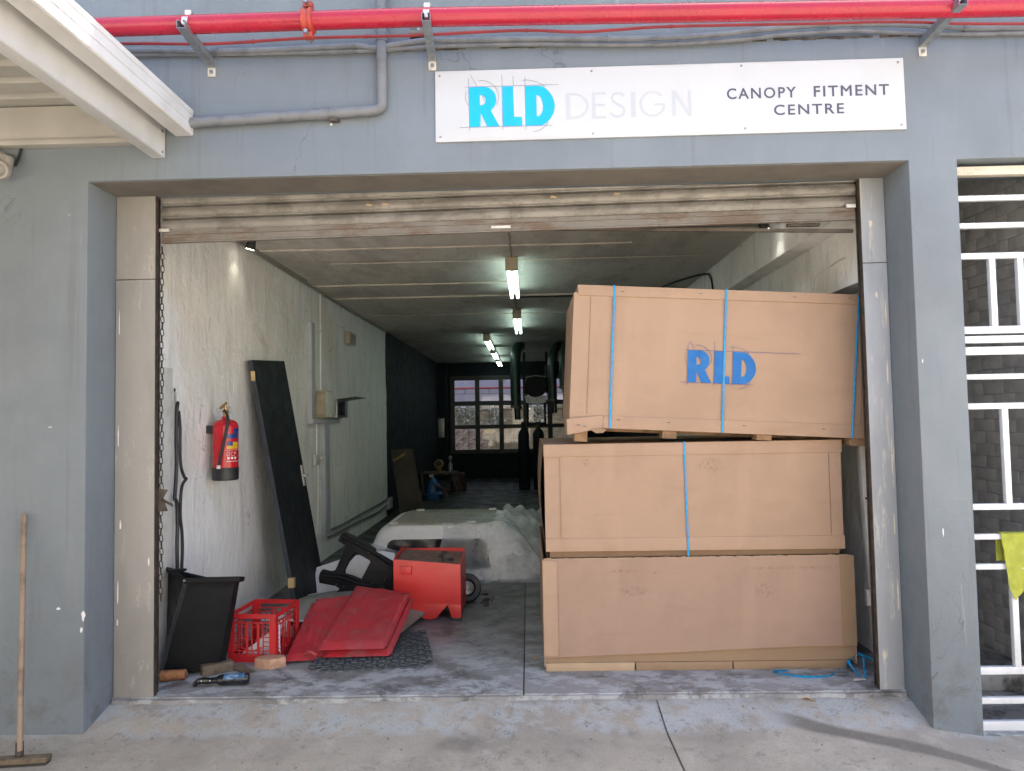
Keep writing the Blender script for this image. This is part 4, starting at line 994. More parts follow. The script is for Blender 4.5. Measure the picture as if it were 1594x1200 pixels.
cyl_patch(-64, 5, .142, .146, .0010, 'label_white'); cyl_patch(-64, 5, .228, .230, .0010, 'label_white')
vs, fs = text2d('DCP', .05, 1.05, .0, .0002)
vv = fit2d(vs, 0, 1, 0, 1)
put('lettering', MB().add([C0+Vector(((R0+.0014)*math.cos(rad(-62+v.x*46)), (R0+.0014)*math.sin(rad(-62+v.x*46)), .185+.030*v.z)) for v in vv], fs), M['label_white'], fe)
for i in range(3): cyl_patch(-60+i*17, -50+i*17, .160, .176, .001, 'label_white', 'pictogram')

# hoses and their white back-board
t = thing('wall_board', 'tall narrow white board fixed to the wall just inside the left jamb', 'board', (-2.43, .45, .65))
put('board', MB().box(-2.452, -2.418, .30, .525, .60, 2.005), M['white_plastic'], t, bev=.004)
put('hole', MB().lathe([(.012, 0), (.012, .003)], (-2.416, .545, 1.86), (1, 0, 0), 10), M['black'], t)
t = thing('hanging_cable', 'pair of black cables hanging down the wall behind the black bin', 'cable', (-2.41, .55, .6))
put('cable', MB().tube(catmull([(-2.405, .570, 1.770), (-2.395, .548, 1.765), (-2.39, .528, 1.72), (-2.395, .53, 1.55), (-2.395, .535, 1.35), (-2.395, .520, 1.20), (-2.39, .500, 1.125), (-2.395, .525, 1.115), (-2.395, .545, 1.07), (-2.395, .552, .95), (-2.395, .545, .80), (-2.395, .55, .66), (-2.395, .56, .45)], 5), .0125, 8), M['black'], t)
put('cable', MB().tube(catmull([(-2.405, .585, 1.72), (-2.395, .585, 1.60), (-2.395, .585, 1.45), (-2.395, .600, 1.33), (-2.39, .640, 1.255), (-2.385, .655, 1.245), (-2.395, .625, 1.21), (-2.395, .600, 1.15), (-2.395, .59, 1.0), (-2.395, .615, .88), (-2.395, .622, .75), (-2.395, .61, .60), (-2.395, .61, .45)], 5), .0105, 8), M['black'], t)
put('plug', MB().tube([(-2.415, .575, 1.86), (-2.405, .573, 1.77)], .010, 8).tube([(-2.41, .592, 1.83), (-2.405, .585, 1.715)], .011, 8), M['white_plastic'], t)

# trunking, switch gear, conduit
t = thing('cable_trunking', 'pale blue-white cable trunking stepping down the left wall past the switch boxes', 'trunking', (LX, 4, .3))
put('upper_duct', MB().box(LX-.02, LX+.04, 3.610, 3.74, 1.66, 2.735), M['trunking'], t, bev=.003)
put('cross_duct', MB().box(LX-.02, LX+.055, 3.60, 4.72, 1.605, 1.658), M['trunking'], t, bev=.003)
put('lower_duct', MB().box(LX-.02, LX+.04, 4.115, 4.33, .30, 1.603), M['trunking'], t, bev=.003)
t = thing('thin_conduit', 'thin white conduit dropping from the ceiling edge to the switch box', 'conduit', (LX, 4, 1.9))
put('run', MB().tube([(LX+.015, 4.045, 3.16), (LX+.015, 4.045, 2.5), (LX+.015, 4.03, 1.95)], .011, 8), M['plaster'], t)
put('clip', MB().box(LX-.01, LX+.03, 4.02, 4.07, 2.68, 2.70), M['white_plastic'], t)
t = thing('switch_box', 'cream eight-sided switch cover on the left wall', 'switch', (LX+.05, 4.1, 1.66))
poly = [(3.93, 1.665), (4.26, 1.665), (4.36, 1.74), (4.38, 1.86), (4.30, 1.97), (4.20, 1.99), (3.95, 1.985), (3.90, 1.93), (3.90, 1.70)]
put('cover', MB().prism(poly, lambda u, v: (LX, u, v), lambda u, v: (LX+.10, u, v)), M['beige_plastic'], t, bev=.008)
put('rim', MB().prism([(y_+.0, z_) for y_, z_ in poly], lambda u, v: (LX+.101, 4.14+(u-4.14)*.93, 1.83+(v-1.83)*.93), lambda u, v: (LX+.106, 4.14+(u-4.14)*.9, 1.83+(v-1.83)*.9)), M['white_plastic'], t)
t = thing('distribution_box', 'small grey distribution box with its lid flipped open', 'electrical box', (LX+.05, 4.7, 1.66))
put('box', MB().box(LX, LX+.10, 4.45, 4.98, 1.67, 1.885), M['galv'], t, bev=.006)
put('breaker_row', MB().box(LX+.10, LX+.12, 4.50, 4.75, 1.70, 1.86), M['black_plastic'], t, bev=.003)
put('open_lid', MB().prism([(0, 0), (.5, 0), (.5, .008), (0, .008)], lambda u, v: (LX+.09+u*.48, 4.45, 1.888+v+u*.06), lambda u, v: (LX+.09+u*.48, 4.98, 1.888+v+u*.06)), M['window_frame'], t)
t = thing('socket_outlet', 'small cream socket outlet low beside the grey trunking', 'socket', (LX+.02, 3.9, 1.13))
put('plate', MB().box(LX, LX+.035, 3.775, 3.93, 1.135, 1.255), M['white_plastic'], t, bev=.004)
put('knob', MB().lathe([(.03, 0), (.026, .03)], (LX+.0, 4.02, 1.20), (1, 0, 0), 12).lathe([(.02, 0), (.02, .05)], (LX, 4.02, 1.20), (1, 0, 0), 10), M['white_plastic'], t)
put('lead', MB().tube([(LX+.012, 3.88, 1.60), (LX+.012, 3.88, 1.25)], .009, 8).tube([(LX+.012, 3.93, 1.14), (LX+.012, 3.92, .75), (LX+.012, 3.89, .35)], .009, 8), M['plaster'], t)
t = thing('sounder_box', 'small beige wall box high on the left wall', 'wall box', (LX+.03, 5.45, 2.67))
put('case', MB().box(LX, LX+.06, 5.26, 5.62, 2.67, 2.83), M['beige_plastic'], t, bev=.008)
put('grille', MB().box(LX+.06, LX+.066, 5.30, 5.58, 2.70, 2.80), M['jamb'], t, bev=.002)
t = thing('low_conduit', 'twin grey conduits running low along the left wall to a small box', 'conduit', (LX, 6, .2))
put('upper_run', MB().tube(catmull([(LX+.02, 4.3, .325), (LX+.02, 5.0, .30), (LX+.02, 6.2, .30), (LX+.02, 7.2, .29), (LX+.02, 8.2, .30)], 5), .016, 8), M['grey_pipe'], t)
put('lower_run', MB().tube(catmull([(LX+.02, 4.3, .245), (LX+.02, 5.2, .225), (LX+.02, 6.2, .205), (LX+.02, 7.2, .18), (LX+.02, 8.2, .21)], 5), .014, 8), M['grey_pipe'], t)
put('end_box', MB().box(LX, LX+.05, 7.92, 8.25, .12, .30), M['trunking'], t, bev=.004)
t = thing('ceiling_edge_conduit', 'off-white conduit following the joint of the left wall and ceiling', 'conduit', (LX, .2, 3.1))
put('run', MB().tube([(LX+.02, 1.5, 3.150), (LX+.02, 4.0, 3.140), (LX+.02, 8.0, 3.148)], .014, 8), M['jamb'], t); put('run', MB().tube([(LX+.05, 1.5, 3.155), (LX+.05, 3.4, 3.155)], .010, 8), M['jamb'], t)

def spot(x, y, z, d, lab, en):
    t = thing('spot_light', lab, 'lamp', (x, y, z), 'small lit spot lamps near the ceiling')
    d = Vector(d).normalized()
    put('housing', MB().lathe([(.022, -.09), (.030, -.085), (.040, -.02), (.042, .0)], (x, y, z), d, 14), M['black'], t)
    put('lens', MB().lathe([(.034, .001), (.030, .006)], (x, y, z), d, 14), M['bulb'], t)
    put('mount', MB().tube([(x-d.x*.05, y, z), (x-d.x*.05, y, 3.166)], .008, 6), M['black'], t)
    l = bpy.data.lights.new('spot_glow', 'SPOT'); l.energy = en*.09; l.spot_size = rad(95); l.spot_blend = .8; l.color = (1, .97, .80); l.shadow_soft_size = .03
    o = bpy.data.objects.new('spot_glow', l); COL.objects.link(o); o.parent = t; o.location = d*.012
    o.rotation_euler = d.to_track_quat('-Z', 'Y').to_euler()
spot(-2.30, 1.60, 3.08, (-.30, .12, -1), 'left spot lamp shining down the white wall behind the shutter', 5)
spot(1.83, 1.15, 3.03, (.32, .25, -1), 'right spot lamp shining on the beam above the tilted carton', 5)

# leaning charcoal door
dr = thing('leaning_door', 'charcoal door leaf leaning against the white wall', 'door', (-2.15, 2.0, 0))
TL, BL = Vector((-2.36, 1.80, 2.165)), Vector((-2.02, 1.93, .03)); Wd = Vector((.0, .82, .055))
BL2 = BL+Vector((0, .84, -.02)); TR = TL+Wd
nrm = (Wd.cross(BL-TL)).normalized()
if nrm.x < 0: nrm = -nrm
th = nrm*-.04
mb = MB(); mb.add([TL, TR, BL2, BL, TL+th, TR+th, BL2+th, BL+th], [(0, 1, 2, 3), (7, 6, 5, 4), (1, 0, 4, 5), (3, 2, 6, 7), (2, 1, 5, 6)])
put('leaf', mb, M['door_dark'], dr)
e = (TL-BL); off = -Wd.normalized()*.001
put('edge_strip', MB().add([TL+off-e*.0, BL+off, BL+th+off, TL+th+off, TL+off*6, BL+off*6, BL+th+off*6, TL+th+off*6], [(0, 1, 2, 3), (4, 7, 6, 5), (0, 4, 5, 1), (2, 6, 7, 3), (1, 5, 6, 2), (3, 7, 4, 0)]), M['door_edge'], dr)
pH = BL2+(TR-BL2)*.50-Wd.normalized()*.07
put('handle', MB().box(-.006, .006, -.02, .02, -.10, .10, Matrix.Translation(pH+nrm*.004) @ nrm.to_track_quat('X', 'Z').to_matrix().to_4x4()).tube([pH+nrm*.01, pH+nrm*.05, pH+nrm*.055-Wd.normalized()*.10], .009, 8), M['galv_pale'], dr)
q = TL+(BL-TL)*.065+off*7
put('hinge_mortise', MB().box(-.002, .002, -.018, .018, -.045, .045, Matrix.Translation(q+th*.4+nrm*.0) @ Matrix.Rotation(rad(90), 4, 'Z') @ Matrix.Rotation(rad(-8), 4, 'Y')), M['wood_pale'], dr)
put('packing_block', MB().box(-2.08, -2.03, 1.86, 1.905, .21, .29), M['wood_pale'], dr)

# ------------------------------------------------------------------ things on the floor, left
# black bin
bn = thing('black_bin', 'black tapered plastic bin with folded rim beside the left jamb', 'bin', (-2.2, .38, 0))
mb = MB()
bot = [(-2.375, .46), (-2.30, .335), (-2.27, .322), (-1.96, .41), (-1.93, .46), (-2.05, .62), (-2.10, .65), (-2.33, .60)]
top = [(-2.335, .46), (-2.145, .27), (-2.115, .262), (-1.86, .40), (-1.85, .45), (-2.02, .62), (-2.07, .65), (-2.30, .62)]
nr = 9; n = len(bot); ztop = [.668, .655, .640, .612, .600, .53, .53, .60]
for j in range(nr):
    t_ = j/(nr-1)
    for i in range(n):
        b_, tp = Vector((max(bot[i][0]-.10, -2.425), bot[i][1], .02)), Vector((max(top[i][0]-.075, -2.42), top[i][1], ztop[i]))
        p = b_.lerp(tp, t_); p.x += .004*noise.noise((i, j*.5, 0)); mb.v.append(p)
for j in range(nr-1):
    for i in range(n): mb.f.append((j*n+i, j*n+(i+1) % n, (j+1)*n+(i+1) % n, (j+1)*n+i))
mb.f.append(tuple(range(n)))
N = len(mb.v)
# rolled rim out and down
cen = Vector((-2.20, .46, 0))
for k_, (ro, dz) in enumerate(((1.04, .010), (1.12, .008), (1.10, -.02))):
    for i in range(n):
        p = Vector((max(top[i][0]-.075, -2.42), top[i][1], ztop[i])); d_ = (p-cen); mb.v.append(Vector((cen.x+d_.x*ro, cen.y+d_.y*ro, p.z+dz)))
base_ = (nr-1)*n
for a_, b_ in ((base_, N), (N, N+n), (N+n, N+2*n)):
    for i in range(n):
        mb.f.append((a_+i, a_+(i+1) % n, b_+(i+1) % n, b_+i))
put('shell', mb, M['black_plastic'], bn, ang=28)
put('rib', MB().tube([(-2.385, .326, .03), (-2.285, .292, .36), (-2.200, .260, .615)], [.012, .013, .015], 8), simple('highlight_rib_plastic', (.03, .031, .034), (.02, .021, .024), 6, .35), bn)  # rib colour lightened to imitate the highlight along the ridge
put('rim_clip', MB().lathe([(.009, 0), (.006, .008)], (-2.198, .238, .633), (0, -1, .1), 10), simple('grey_clip', (.2, .2, .21), None, 6, .5), bn)
put('rim_clip', MB().box(-2.33, -2.25, .33, .38, .668, .682), M['black_plastic'], bn)

put('round_timber', MB().lathe([(.030, 0), (.033, .004), (.033, .15), (.029, .155)], (-2.36, .262, .034), (1, .12, 0), 16), M['wood_orange'], label='short orange-brown round timber offcut at the foot of the left jamb', cat='timber')
put('timber_offcut', MB().box(-.095, .095, -.035, .035, 0, .065, Matrix.Translation((-2.06, .405, 0)) @ Matrix.Rotation(rad(38), 4, 'Z')), M['wood_old'], bev=.006, label='old dark timber offcut in front of the black bin', cat='timber')
put('plywood_scrap', MB().box(-.085, .085, -.035, .035, 0, .008, Matrix.Translation((-1.90, .44, .004)) @ Matrix.Rotation(rad(-35), 4, 'Z') @ Matrix.Rotation(rad(8), 4, 'Y')), M['wood_old'], label='thin flat wood scrap before the red crate', cat='wood scrap')
mb = MB(); mb.prism([(-.105, -.02), (.01, -.06), (.10, .01), (.075, .055), (-.04, .075), (-.10, .03)], lambda u, v: (-1.742+u, .505+v, 0), lambda u, v: (-1.742+u*.96, .505+v*.96, .062))
put('wood_block', mb, M['wood_pink'], bev=.003, label='pinkish wood block in front of the red crate', cat='wood block')
# black spray bottle lying down
bt = thing('black_bottle', 'black bottle with blue label lying on the sill', 'bottle', (-1.93, .17, .035))
ax = Vector((1, .12, .02)).normalized(); o_ = Vector((-2.075, .150, .034))
put('body', MB().lathe([(.022, .12), (.030, .135), (.034, .16), (.034, .30), (.030, .312), (.015, .316)], o_, ax, 20), M['black_gloss'], bt)
put('neck', MB().lathe([(.012, .05), (.018, .07), (.020, .12)], o_, ax, 14), M['black_gloss'], bt)
put('trigger_head', MB().tube(catmull([o_+ax*.07, o_+ax*.03+Vector((0, 0, .004)), o_+ax*.0+Vector((0, 0, -.004)), o_+Vector((-.018, 0, -.022))], 4), [.020]*4+[.018]*4+[.015]*4+[.012], 10), M['black_gloss'], bt)
put('rivet', MB().lathe([(.005, 0), (.004, .004)], o_+ax*.035+Vector((0, -.019, .008)), (0, -1, .3), 8).lathe([(.005, 0), (.004, .004)], o_+ax*.085+Vector((0, -.019, .006)), (0, -1, .3), 8), M['galv_pale'], bt)
sd = ax.cross(Vector((0, 0, 1))).normalized(); up_ = sd.cross(ax)
def bl(u, v, dr_): a_ = rad(20+v*75); return o_+ax*(.165+u*.125)+(sd*math.cos(a_)+up_*math.sin(a_))*(.034+dr_)
put('label', MB().grid(4, 8, lambda u, v: bl(u, v, .0008)), simple('dark_blue_label', (.03, .09, .20), (.08, .16, .28), 60, .3, bump=0), bt)
rl = random.Random(3); mb = MB()
for i in range(16):
    u0 = rl.uniform(0, .55); v0 = rl.random()*.85; mb.grid(2, 1, lambda u, v: bl(u0+u*rl.uniform(.15, .25), v0+v*.05, .0014))
put('label_print', mb, simple('pale_blue_print', (.35, .5, .62), None, 6, .4, bump=0), bt)

# milk crate
cr_ = thing('milk_crate', 'red plastic lattice crate holding white paper', 'crate', (-1.907, .60, 0), rot=(0, 0, rad(-5)))
CW, CD, CH = .335, .40, .325
def side(fr, L_, name):
    """fr(s,z,t): s along side, z up, t inward"""
    def b(s0, s1, z0, z1, t0=0, t1=.006, mb=None):
        vs = [fr(s, z, t) for z in (z0, z1) for t in (t0, t1) for s in (s0, s1)]
        mb.add(vs, [(0, 2, 3, 1), (4, 5, 7, 6), (0, 1, 5, 4), (2, 6, 7, 3), (0, 4, 6, 2), (1, 3, 7, 5)])
    mb = MB()
    for z0, z1, t0 in ((.295, .325, -.004), (.262, .270, -.004), (.235, .241, .001), (.0, .050, -.002), (.074, .080, .001), (.052, .056, -.001)): b(0, L_, z0, z1, t0, .007, mb)
    for s_ in (.0, L_-.042): b(s_, s_+.042, 0, .30, -.003, .008, mb)
    for s_ in (.075, .125, .165, .205, .245): b(s_, s_+(.016 if s_ in (.125, .205) else .006), .05, .27, 0, .006, mb)
    for z in (.105, .135, .165, .195): b(.042, .080, z, z+.005, .001, .006, mb); b(L_-.085, L_-.042, z, z+.005, .001, .006, mb)
    # diagonal braces
    for (s0, z0, s1, z1) in ((.09, .10, .165, .07), (.165, .07, .24, .10), (.09, .17, .14, .145), (.19, .145, .24, .17)):
        dv = .004
        vs = [fr(s0, z0-dv, .001), fr(s1, z1-dv, .001), fr(s1, z1+dv, .001), fr(s0, z0+dv, .001), fr(s0, z0-dv, .006), fr(s1, z1-dv, .006), fr(s1, z1+dv, .006), fr(s0, z0+dv, .006)]
        mb.add(vs, [(0, 1, 2, 3), (7, 6, 5, 4), (0, 4, 5, 1), (2, 6, 7, 3)])
    put('side_lattice', mb, M['crate_red'], cr_, local=True)
side(lambda s, z, t: (-CW/2+s, t, z), CW, 'f'); side(lambda s, z, t: (-CW/2+s, CD-t, z), CW, 'b')
side(lambda s, z, t: (-CW/2+t, s, z), CD, 'l'); side(lambda s, z, t: (CW/2-t, s, z), CD, 'r')
mb = MB()
for i in range(7): mb.box(-CW/2, CW/2, .02+i*.048, .032+i*.048, .006, .012)
for i in range(7): mb.box(-CW/2+.02+i*.047, -CW/2+.03+i*.047, 0, CD, .002, .006)
put('base_lattice', mb, M['crate_red'], cr_, local=True)
mb = MB()
ppts = lambda u, v: (-2.00+u*.27, .66+v*.22+.01*math.sin(u*7), .03+.20*u*(1-.4*v)+.03*noise.noise((u*4, v*4, 0)))
mb.grid(12, 8, ppts); mb.grid(12, 6, lambda u, v: (-2.00+u*.27, .655-.005*v+.006*noise.noise((u*6, v*3, 2)), .012+(.03+.20*u)*(v)))
put('crumpled_paper', mb, M['paper'], label='crumpled white paper inside the red crate', cat='paper', ang=25)
put('white_tub', MB().lathe([(.055, 0), (.068, .10), (.070, .105), (.062, .105), (.05, .02), (.01, .015)], (-1.82, .88, .12), (.05, 0, 1), 20), M['white_plastic'], label='round white plastic tub at the back of the red crate', cat='tub')
# white/grey curved panel behind crate
mb = MB()
def fpan(u, v):
    a = u*2-1; x = -1.62+a*.62+.22*v; y_ = 1.35+.12*v+.55*v-.22*a
    z = .185*math.cos(a*1.15)*math.sin(math.pi*(.12+.55*v))*1.0-.01
    return (x, y_, max(z, .006))
mb.grid(28, 12, fpan)
n = len(mb.v); mb.grid(28, 12, lambda u, v: Vector(fpan(u, v))-Vector((0, 0, .012)))
mb.grid(28, 1, lambda u, v: Vector(fpan(u, 0))-Vector((0, .004, .012*v)))
cpn = thing('curved_panel', 'dusty arched vehicle panel lying on the floor behind the red crate', 'panel', (-1.6, 1.6, 0))
put('skin', mb, M['fender'], cpn, ang=50)
put('white_edge', MB().tube([Vector(fpan(i/28, 0))-Vector((0, .004, .002)) for i in range(29)], .009, 6).tube([Vector(fpan(i/28, 1)) for i in range(29)], .008, 6), M['gelcoat'], cpn)

# red tarpaulin: folded stacks
def folded(name_parent, fl, fr, br, bl_, th_, seed, name='fold'):
    fl, fr, br, bl_ = map(Vector, (fl, fr, br, bl_)); mb = MB(); nu, nv = 26, 22
    def f(u, v, top):
        p = fl.lerp(fr, u).lerp(bl_.lerp(br, u), v)
        e_ = min(u, 1-u, v, 1-v); k_ = min(1, e_/.035); rnd = math.sqrt(max(0, 1-(1-k_)**2))
        w = .010*noise.noise((u*3+seed, v*3, seed))+.004*noise.noise((u*11, v*9, seed*2.))
        return p+Vector((0, 0, (th_*.5+(th_*.5)*rnd*(1 if top else -1))+w*(.3+.7*k_)))
    mb.grid(nu, nv, lambda u, v: f(u, v, True)); mb.grid(nu, nv, lambda u, v: f(u, v, False))
    put(name, mb, M['tarp_red'], name_parent, ang=70)
tp = thing('red_tarpaulin', 'folded dusty red vinyl tarpaulin beside the red crate', 'tarpaulin', (-1.25, .9, 0))
folded(tp, (-1.405, .555, .018), (-.955, .575, .018), (-.90, 1.26, .22), (-1.34, 1.42, .22), .050, 1, 'lower_fold')
folded(tp, (-1.440, .535, .074), (-.985, .555, .074), (-.925, 1.25, .27), (-1.39, 1.43, .295), .046, 2, 'upper_fold')
folded(tp, (-1.670, .545, .004), (-1.34, .60, .006), (-1.30, 1.36, .23), (-1.70, 1.28, .21), .030, 3, 'side_fold')
folded(tp, (-1.60, .70, .040), (-1.38, .66, .045), (-1.32, 1.36, .262), (-1.66, 1.26, .245), .026, 5, 'side_fold')
mb = MB(); mb.tube(catmull([(-1.545, .60, .055), (-1.50, .575, .075), (-1.455, .57, .055)], 5), [.012]*11, 8); put('curled_edge', mb, M['tarp_red'], tp)

# foam mats
fm = thing('foam_mat', 'dark grey interlocking foam mat with slots under the red tarpaulin', 'mat', (-1.0, .7, 0))
def mat_tile(pl_, z0, name):
    (x0, y0), (x1, y1), (x2, y2), (x3, y3) = pl_
    mb = MB()
    def P(u, v, z): return Vector(((1-u)*(1-v)*x0+u*(1-v)*x1+u*v*x2+(1-u)*v*x3, (1-u)*(1-v)*y0+u*(1-v)*y1+u*v*y2+(1-u)*v*y3, z+.018*max(0, u-.82)/.18*(1 if name == 'upper_tile' else .4)))
    nx, ny = 18, 12
    mb.grid(nx, ny, lambda u, v: P(u, v, z0+.010)); mb.grid(nx, 1, lambda u, v: P(u, 0, z0+.010*v)); mb.grid(1, ny, lambda u, v: P(1, v, z0+.010*u))
    for i in range(nx):      # interlocking teeth on the near edge
        if i % 2 == 0:
            a, b = P(i/nx, 0, z0), P((i+1)/nx, 0, z0); mb.box(a.x, b.x, min(a.y, b.y)-.018, max(a.y, b.y)+.002, a.z, a.z+.011)
    put(name, mb, M['mat'], fm)
    mb = MB()
    for j in range(ny):      # raised bars leave the slots between
        for i in range(nx):
            c = P((i+.5)/nx, (j+.5)/ny, z0+.0105); w, d = (.009, .022) if (i+j) % 2 else (.020, .010)
            mb.box(c.x-w, c.x+w, c.y-d, c.y+d, c.z, c.z+.009)
    o = put('stud', mb, M['mat'], fm, kind='stuff')
mat_tile([(-1.47, .44), (-.66, .52), (-.80, 1.15), (-1.45, 1.15)], .014, 'upper_tile')
mat_tile([(-1.38, .40), (-.72, .475), (-.84, 1.1), (-1.36, 1.05)], .001, 'lower_tile')

# red machine guard
mg = thing('red_machine', 'bright red sheet-metal machine housing with V-shaped underside', 'machine', (-.86, 1.7, 0))
Xa, Xb, Ya, Yb = -1.115, -.570, 1.55, 2.02; zl_, zr_ = .500, .452
def quadbox(mb, P): mb.add(P, [(0, 1, 2, 3), (7, 6, 5, 4), (0, 4, 5, 1), (1, 5, 6, 2), (2, 6, 7, 3), (3, 7, 4, 0)])
mb = MB(); quadbox(mb, [(Xa, Ya, .155), (Xb, Ya, .13), (Xb, Ya, zr_), (Xa, Ya, zl_), (Xa, Ya+.012, .155), (Xb, Ya+.012, .13), (Xb, Ya+.012, zr_-.004), (Xa, Ya+.012, zl_-.004)])
put('front_panel', mb, M['machine_red'], mg, bev=.003)
mb = MB(); quadbox(mb, [(Xa, Ya+.013, .05), (Xa, Yb, .05), (Xa, Yb, .53), (Xa, Ya+.013, zl_), (Xa+.01, Ya+.013, .05), (Xa+.01, Yb, .05), (Xa+.01, Yb, .53), (Xa+.01, Ya+.013, zl_)])
put('side_panel', mb, M['machine_red'], mg); mb = MB()
quadbox(mb, [(Xb-.01, Ya+.013, .05), (Xb-.01, Yb, .05), (Xb-.01, Yb, .49), (Xb-.01, Ya+.013, zr_), (Xb, Ya+.013, .05), (Xb, Yb, .05), (Xb, Yb, .49), (Xb, Ya+.013, zr_)])
put('side_panel', mb, M['machine_red'], mg)
put('rear_panel', MB().box(Xa+.011, Xb-.011, Yb-.012, Yb, .05, .505), M['machine_red'], mg)
mb = MB(); quadbox(mb, [(Xa+.011, Ya+.02, zl_-.03), (Xb-.011, Ya+.02, zr_-.03), (Xb-.011, Yb-.02, .47), (Xa+.011, Yb-.02, .50), (Xa+.011, Ya+.02, zl_-.04), (Xb-.011, Ya+.02, zr_-.04), (Xb-.011, Yb-.02, .46), (Xa+.011, Yb-.02, .49)])
put('recessed_top', mb, M['machine_rust'], mg)
mb = MB()
mb.prism([(Xa+.10, .155), (Xb-.10, .145), (Xb-.105, .13), (Xa+.335, .015), (Xa+.29, .008), (Xa+.24, .015), (Xa+.11, .10)], lambda u, v: (u, Ya+.016, v), lambda u, v: (u, Yb-.05, v))
put('v_tray', mb, M['machine_red'], mg, bev=.002)
put('leg', MB().prism([(Xb-.11, .136), (Xb, .130), (Xb, .025), (Xb-.075, .025)], lambda u, v: (u, Ya-.003, v), lambda u, v: (u, Ya+.06, v)), M['machine_red'], mg, bev=.002)
put('leg', MB().prism([(Xa, .155), (Xa+.09, .152), (Xa+.05, .030), (Xa, .030)], lambda u, v: (u, Ya-.003, v), lambda u, v: (u, Ya+.06, v)), M['machine_red'], mg, bev=.002)
put('foot', MB().box(Xb-.075, Xb-.002, Ya, Ya+.06, 0, .024), M['black'], mg, bev=.002); put('foot', MB().box(Xa+.002, Xa+.05, Ya, Ya+.06, 0, .029), M['black'], mg, bev=.002)
put('foot', MB().box(Xb-.075, Xb-.002, Yb-.06, Yb-.01, 0, .049), M['black'], mg); put('foot', MB().box(Xa+.002, Xa+.05, Yb-.06, Yb-.01, 0, .049), M['black'], mg)
put('square_button', MB().box(Xa+.062, Xa+.150, Ya-.022, Ya-.001, .375, .445), M['machine_red'], mg, bev=.010)
mb = MB().tube([(-.72, 1.62, .46), (-.72, 1.63, .55)], .012, 8).tube([(-.755, 1.63, .50), (-.69, 1.63, .535)], .011, 8).lathe([(.022, 0), (.022, .02)], (-.655, 1.65, .465), (0, 0, 1), 10)
put('clamp_tool', mb, M['black'], mg)

# black moulded frame part
px0, pz0, k_ = 497, 900, .00555
def fx(p): return (-1.821+(p[0]/10+480-497)*k_, .281+(900-(p[1]/10+820))*.00546)
outl = [(430, 230), (462, 165), (490, 120), (540, 98), (660, 150), (790, 220), (870, 262), (1015, 360), (1010, 400), (1300, 565), (1310, 1040), (620, 1062), (440, 1030), (480, 970), (420, 930), (160, 880), (150, 800), (162, 730), (200, 672), (300, 700), (372, 700), (405, 680), (425, 640), (480, 500), (552, 350), (560, 325), (530, 298)]
hole = [(715, 418), (830, 470), (955, 540), (950, 575), (815, 838), (660, 785), (540, 742), (536, 690), (600, 560), (680, 455)]
vs, fs = fill2d([[fx(p) for p in outl], [fx(p) for p in hole]], .035)
bf = thing('bumper_carrier', 'black moulded H-shaped vehicle frame part leaning behind the red tarpaulin', 'vehicle part', (-1.5, 1.9, .1))
RT = Matrix.Translation((-1.5, 1.9, .1)) @ Matrix.Rotation(rad(-10), 4, 'X') @ Matrix.Translation((1.5, -1.9, -.1))
put('moulding', MB().add([RT @ Vector((v.x, 1.92+v.z, v.y)) for v in vs], fs), M['black_plastic'], bf, bev=.006)
mb = MB()
def fq(x_, z_): a_ = fx((x_, z_)); return RT @ Vector((a_[0], 1.872, a_[1]))
mb.tube([fq(480, 160), fq(760, 290), fq(1000, 420), fq(1280, 600)], .018, 8).tube([fq(200, 760), fq(520, 800), fq(800, 900), (fq(1200, 960))], .018, 8)
put('stiffening_rib', mb, M['black_plastic'], bf)
for a_ in ((490, 200), (860, 350), (930, 420), (440, 900), (560, 935), (1190, 840), (1000, 900)): put('bolt', MB().lathe([(.008, 0), (.006, .005)], fq(*a_)-Vector((0, .004, 0)), (0, -1, .2), 8), M['dark_steel'], bf)
mb = MB(); mb.prism([(-2.06, .02), (-1.30, .02), (-1.30, .36), (-1.42, .38), (-1.75, .33), (-2.04, .24)], lambda u, v: (u, 2.50+v*.25, v), lambda u, v: (u, 2.515+v*.25, v)); put('white_sheet', mb, M['gelcoat'], label='off-white sheet standing behind the black vehicle part', cat='sheet', bev=.003)

# pickup canopy with film
cn = thing('pickup_canopy', 'white pickup canopy with dark side window standing on the floor', 'canopy', (-.78, 3.6, 0))
rings = [(0, 0, .05), (.03, .003, .06), (.20, .035, .08), (.36, .075, .11), (.45, .110, .15), (.50, .145, .17), (.530, .185, .19), (.545, .23, .18), (.548, .27, .16)]
def rr(x0, x1, y0, y1, r_, n=6):
    out = []
    for cx, cy_, a0 in ((x1-r_, y1-r_, 0), (x0+r_, y1-r_, 90), (x0+r_, y0+r_, 180), (x1-r_, y0+r_, 270)):
        for i in range(n+1): a_ = rad(a0+90*i/n); out.append((cx+r_*math.cos(a_), cy_+r_*math.sin(a_)))
    return out
CX0, CX1, CY1_, CY2_ = -1.70, .02, 3.00, 4.55
mb = MB(); ns = 28
for z_, ins, r_ in rings:
    for (x_, y_) in rr(CX0+ins, CX1-ins*1.5, CY1_+ins*.42, CY2_-ins, r_): mb.v.append(Vector((x_, y_, z_)))
for j in range(len(rings)-1):
    for i in range(ns): mb.f.append((j*ns+i, j*ns+(i+1) % ns, (j+1)*ns+(i+1) % ns, (j+1)*ns+i))
put('shell', mb, M['gelcoat'], cn, ang=40)
z_, ins, r_ = rings[-1]
mb = MB(); mb.prism(rr(CX0+ins, CX1-ins*1.5, CY1_+ins*.42+.02, CY2_-ins, .14), lambda u, v: (u, v, .546), lambda u, v: (u, v, .560)); put('roof', mb, M['canopy_top'], cn, bev=.004)
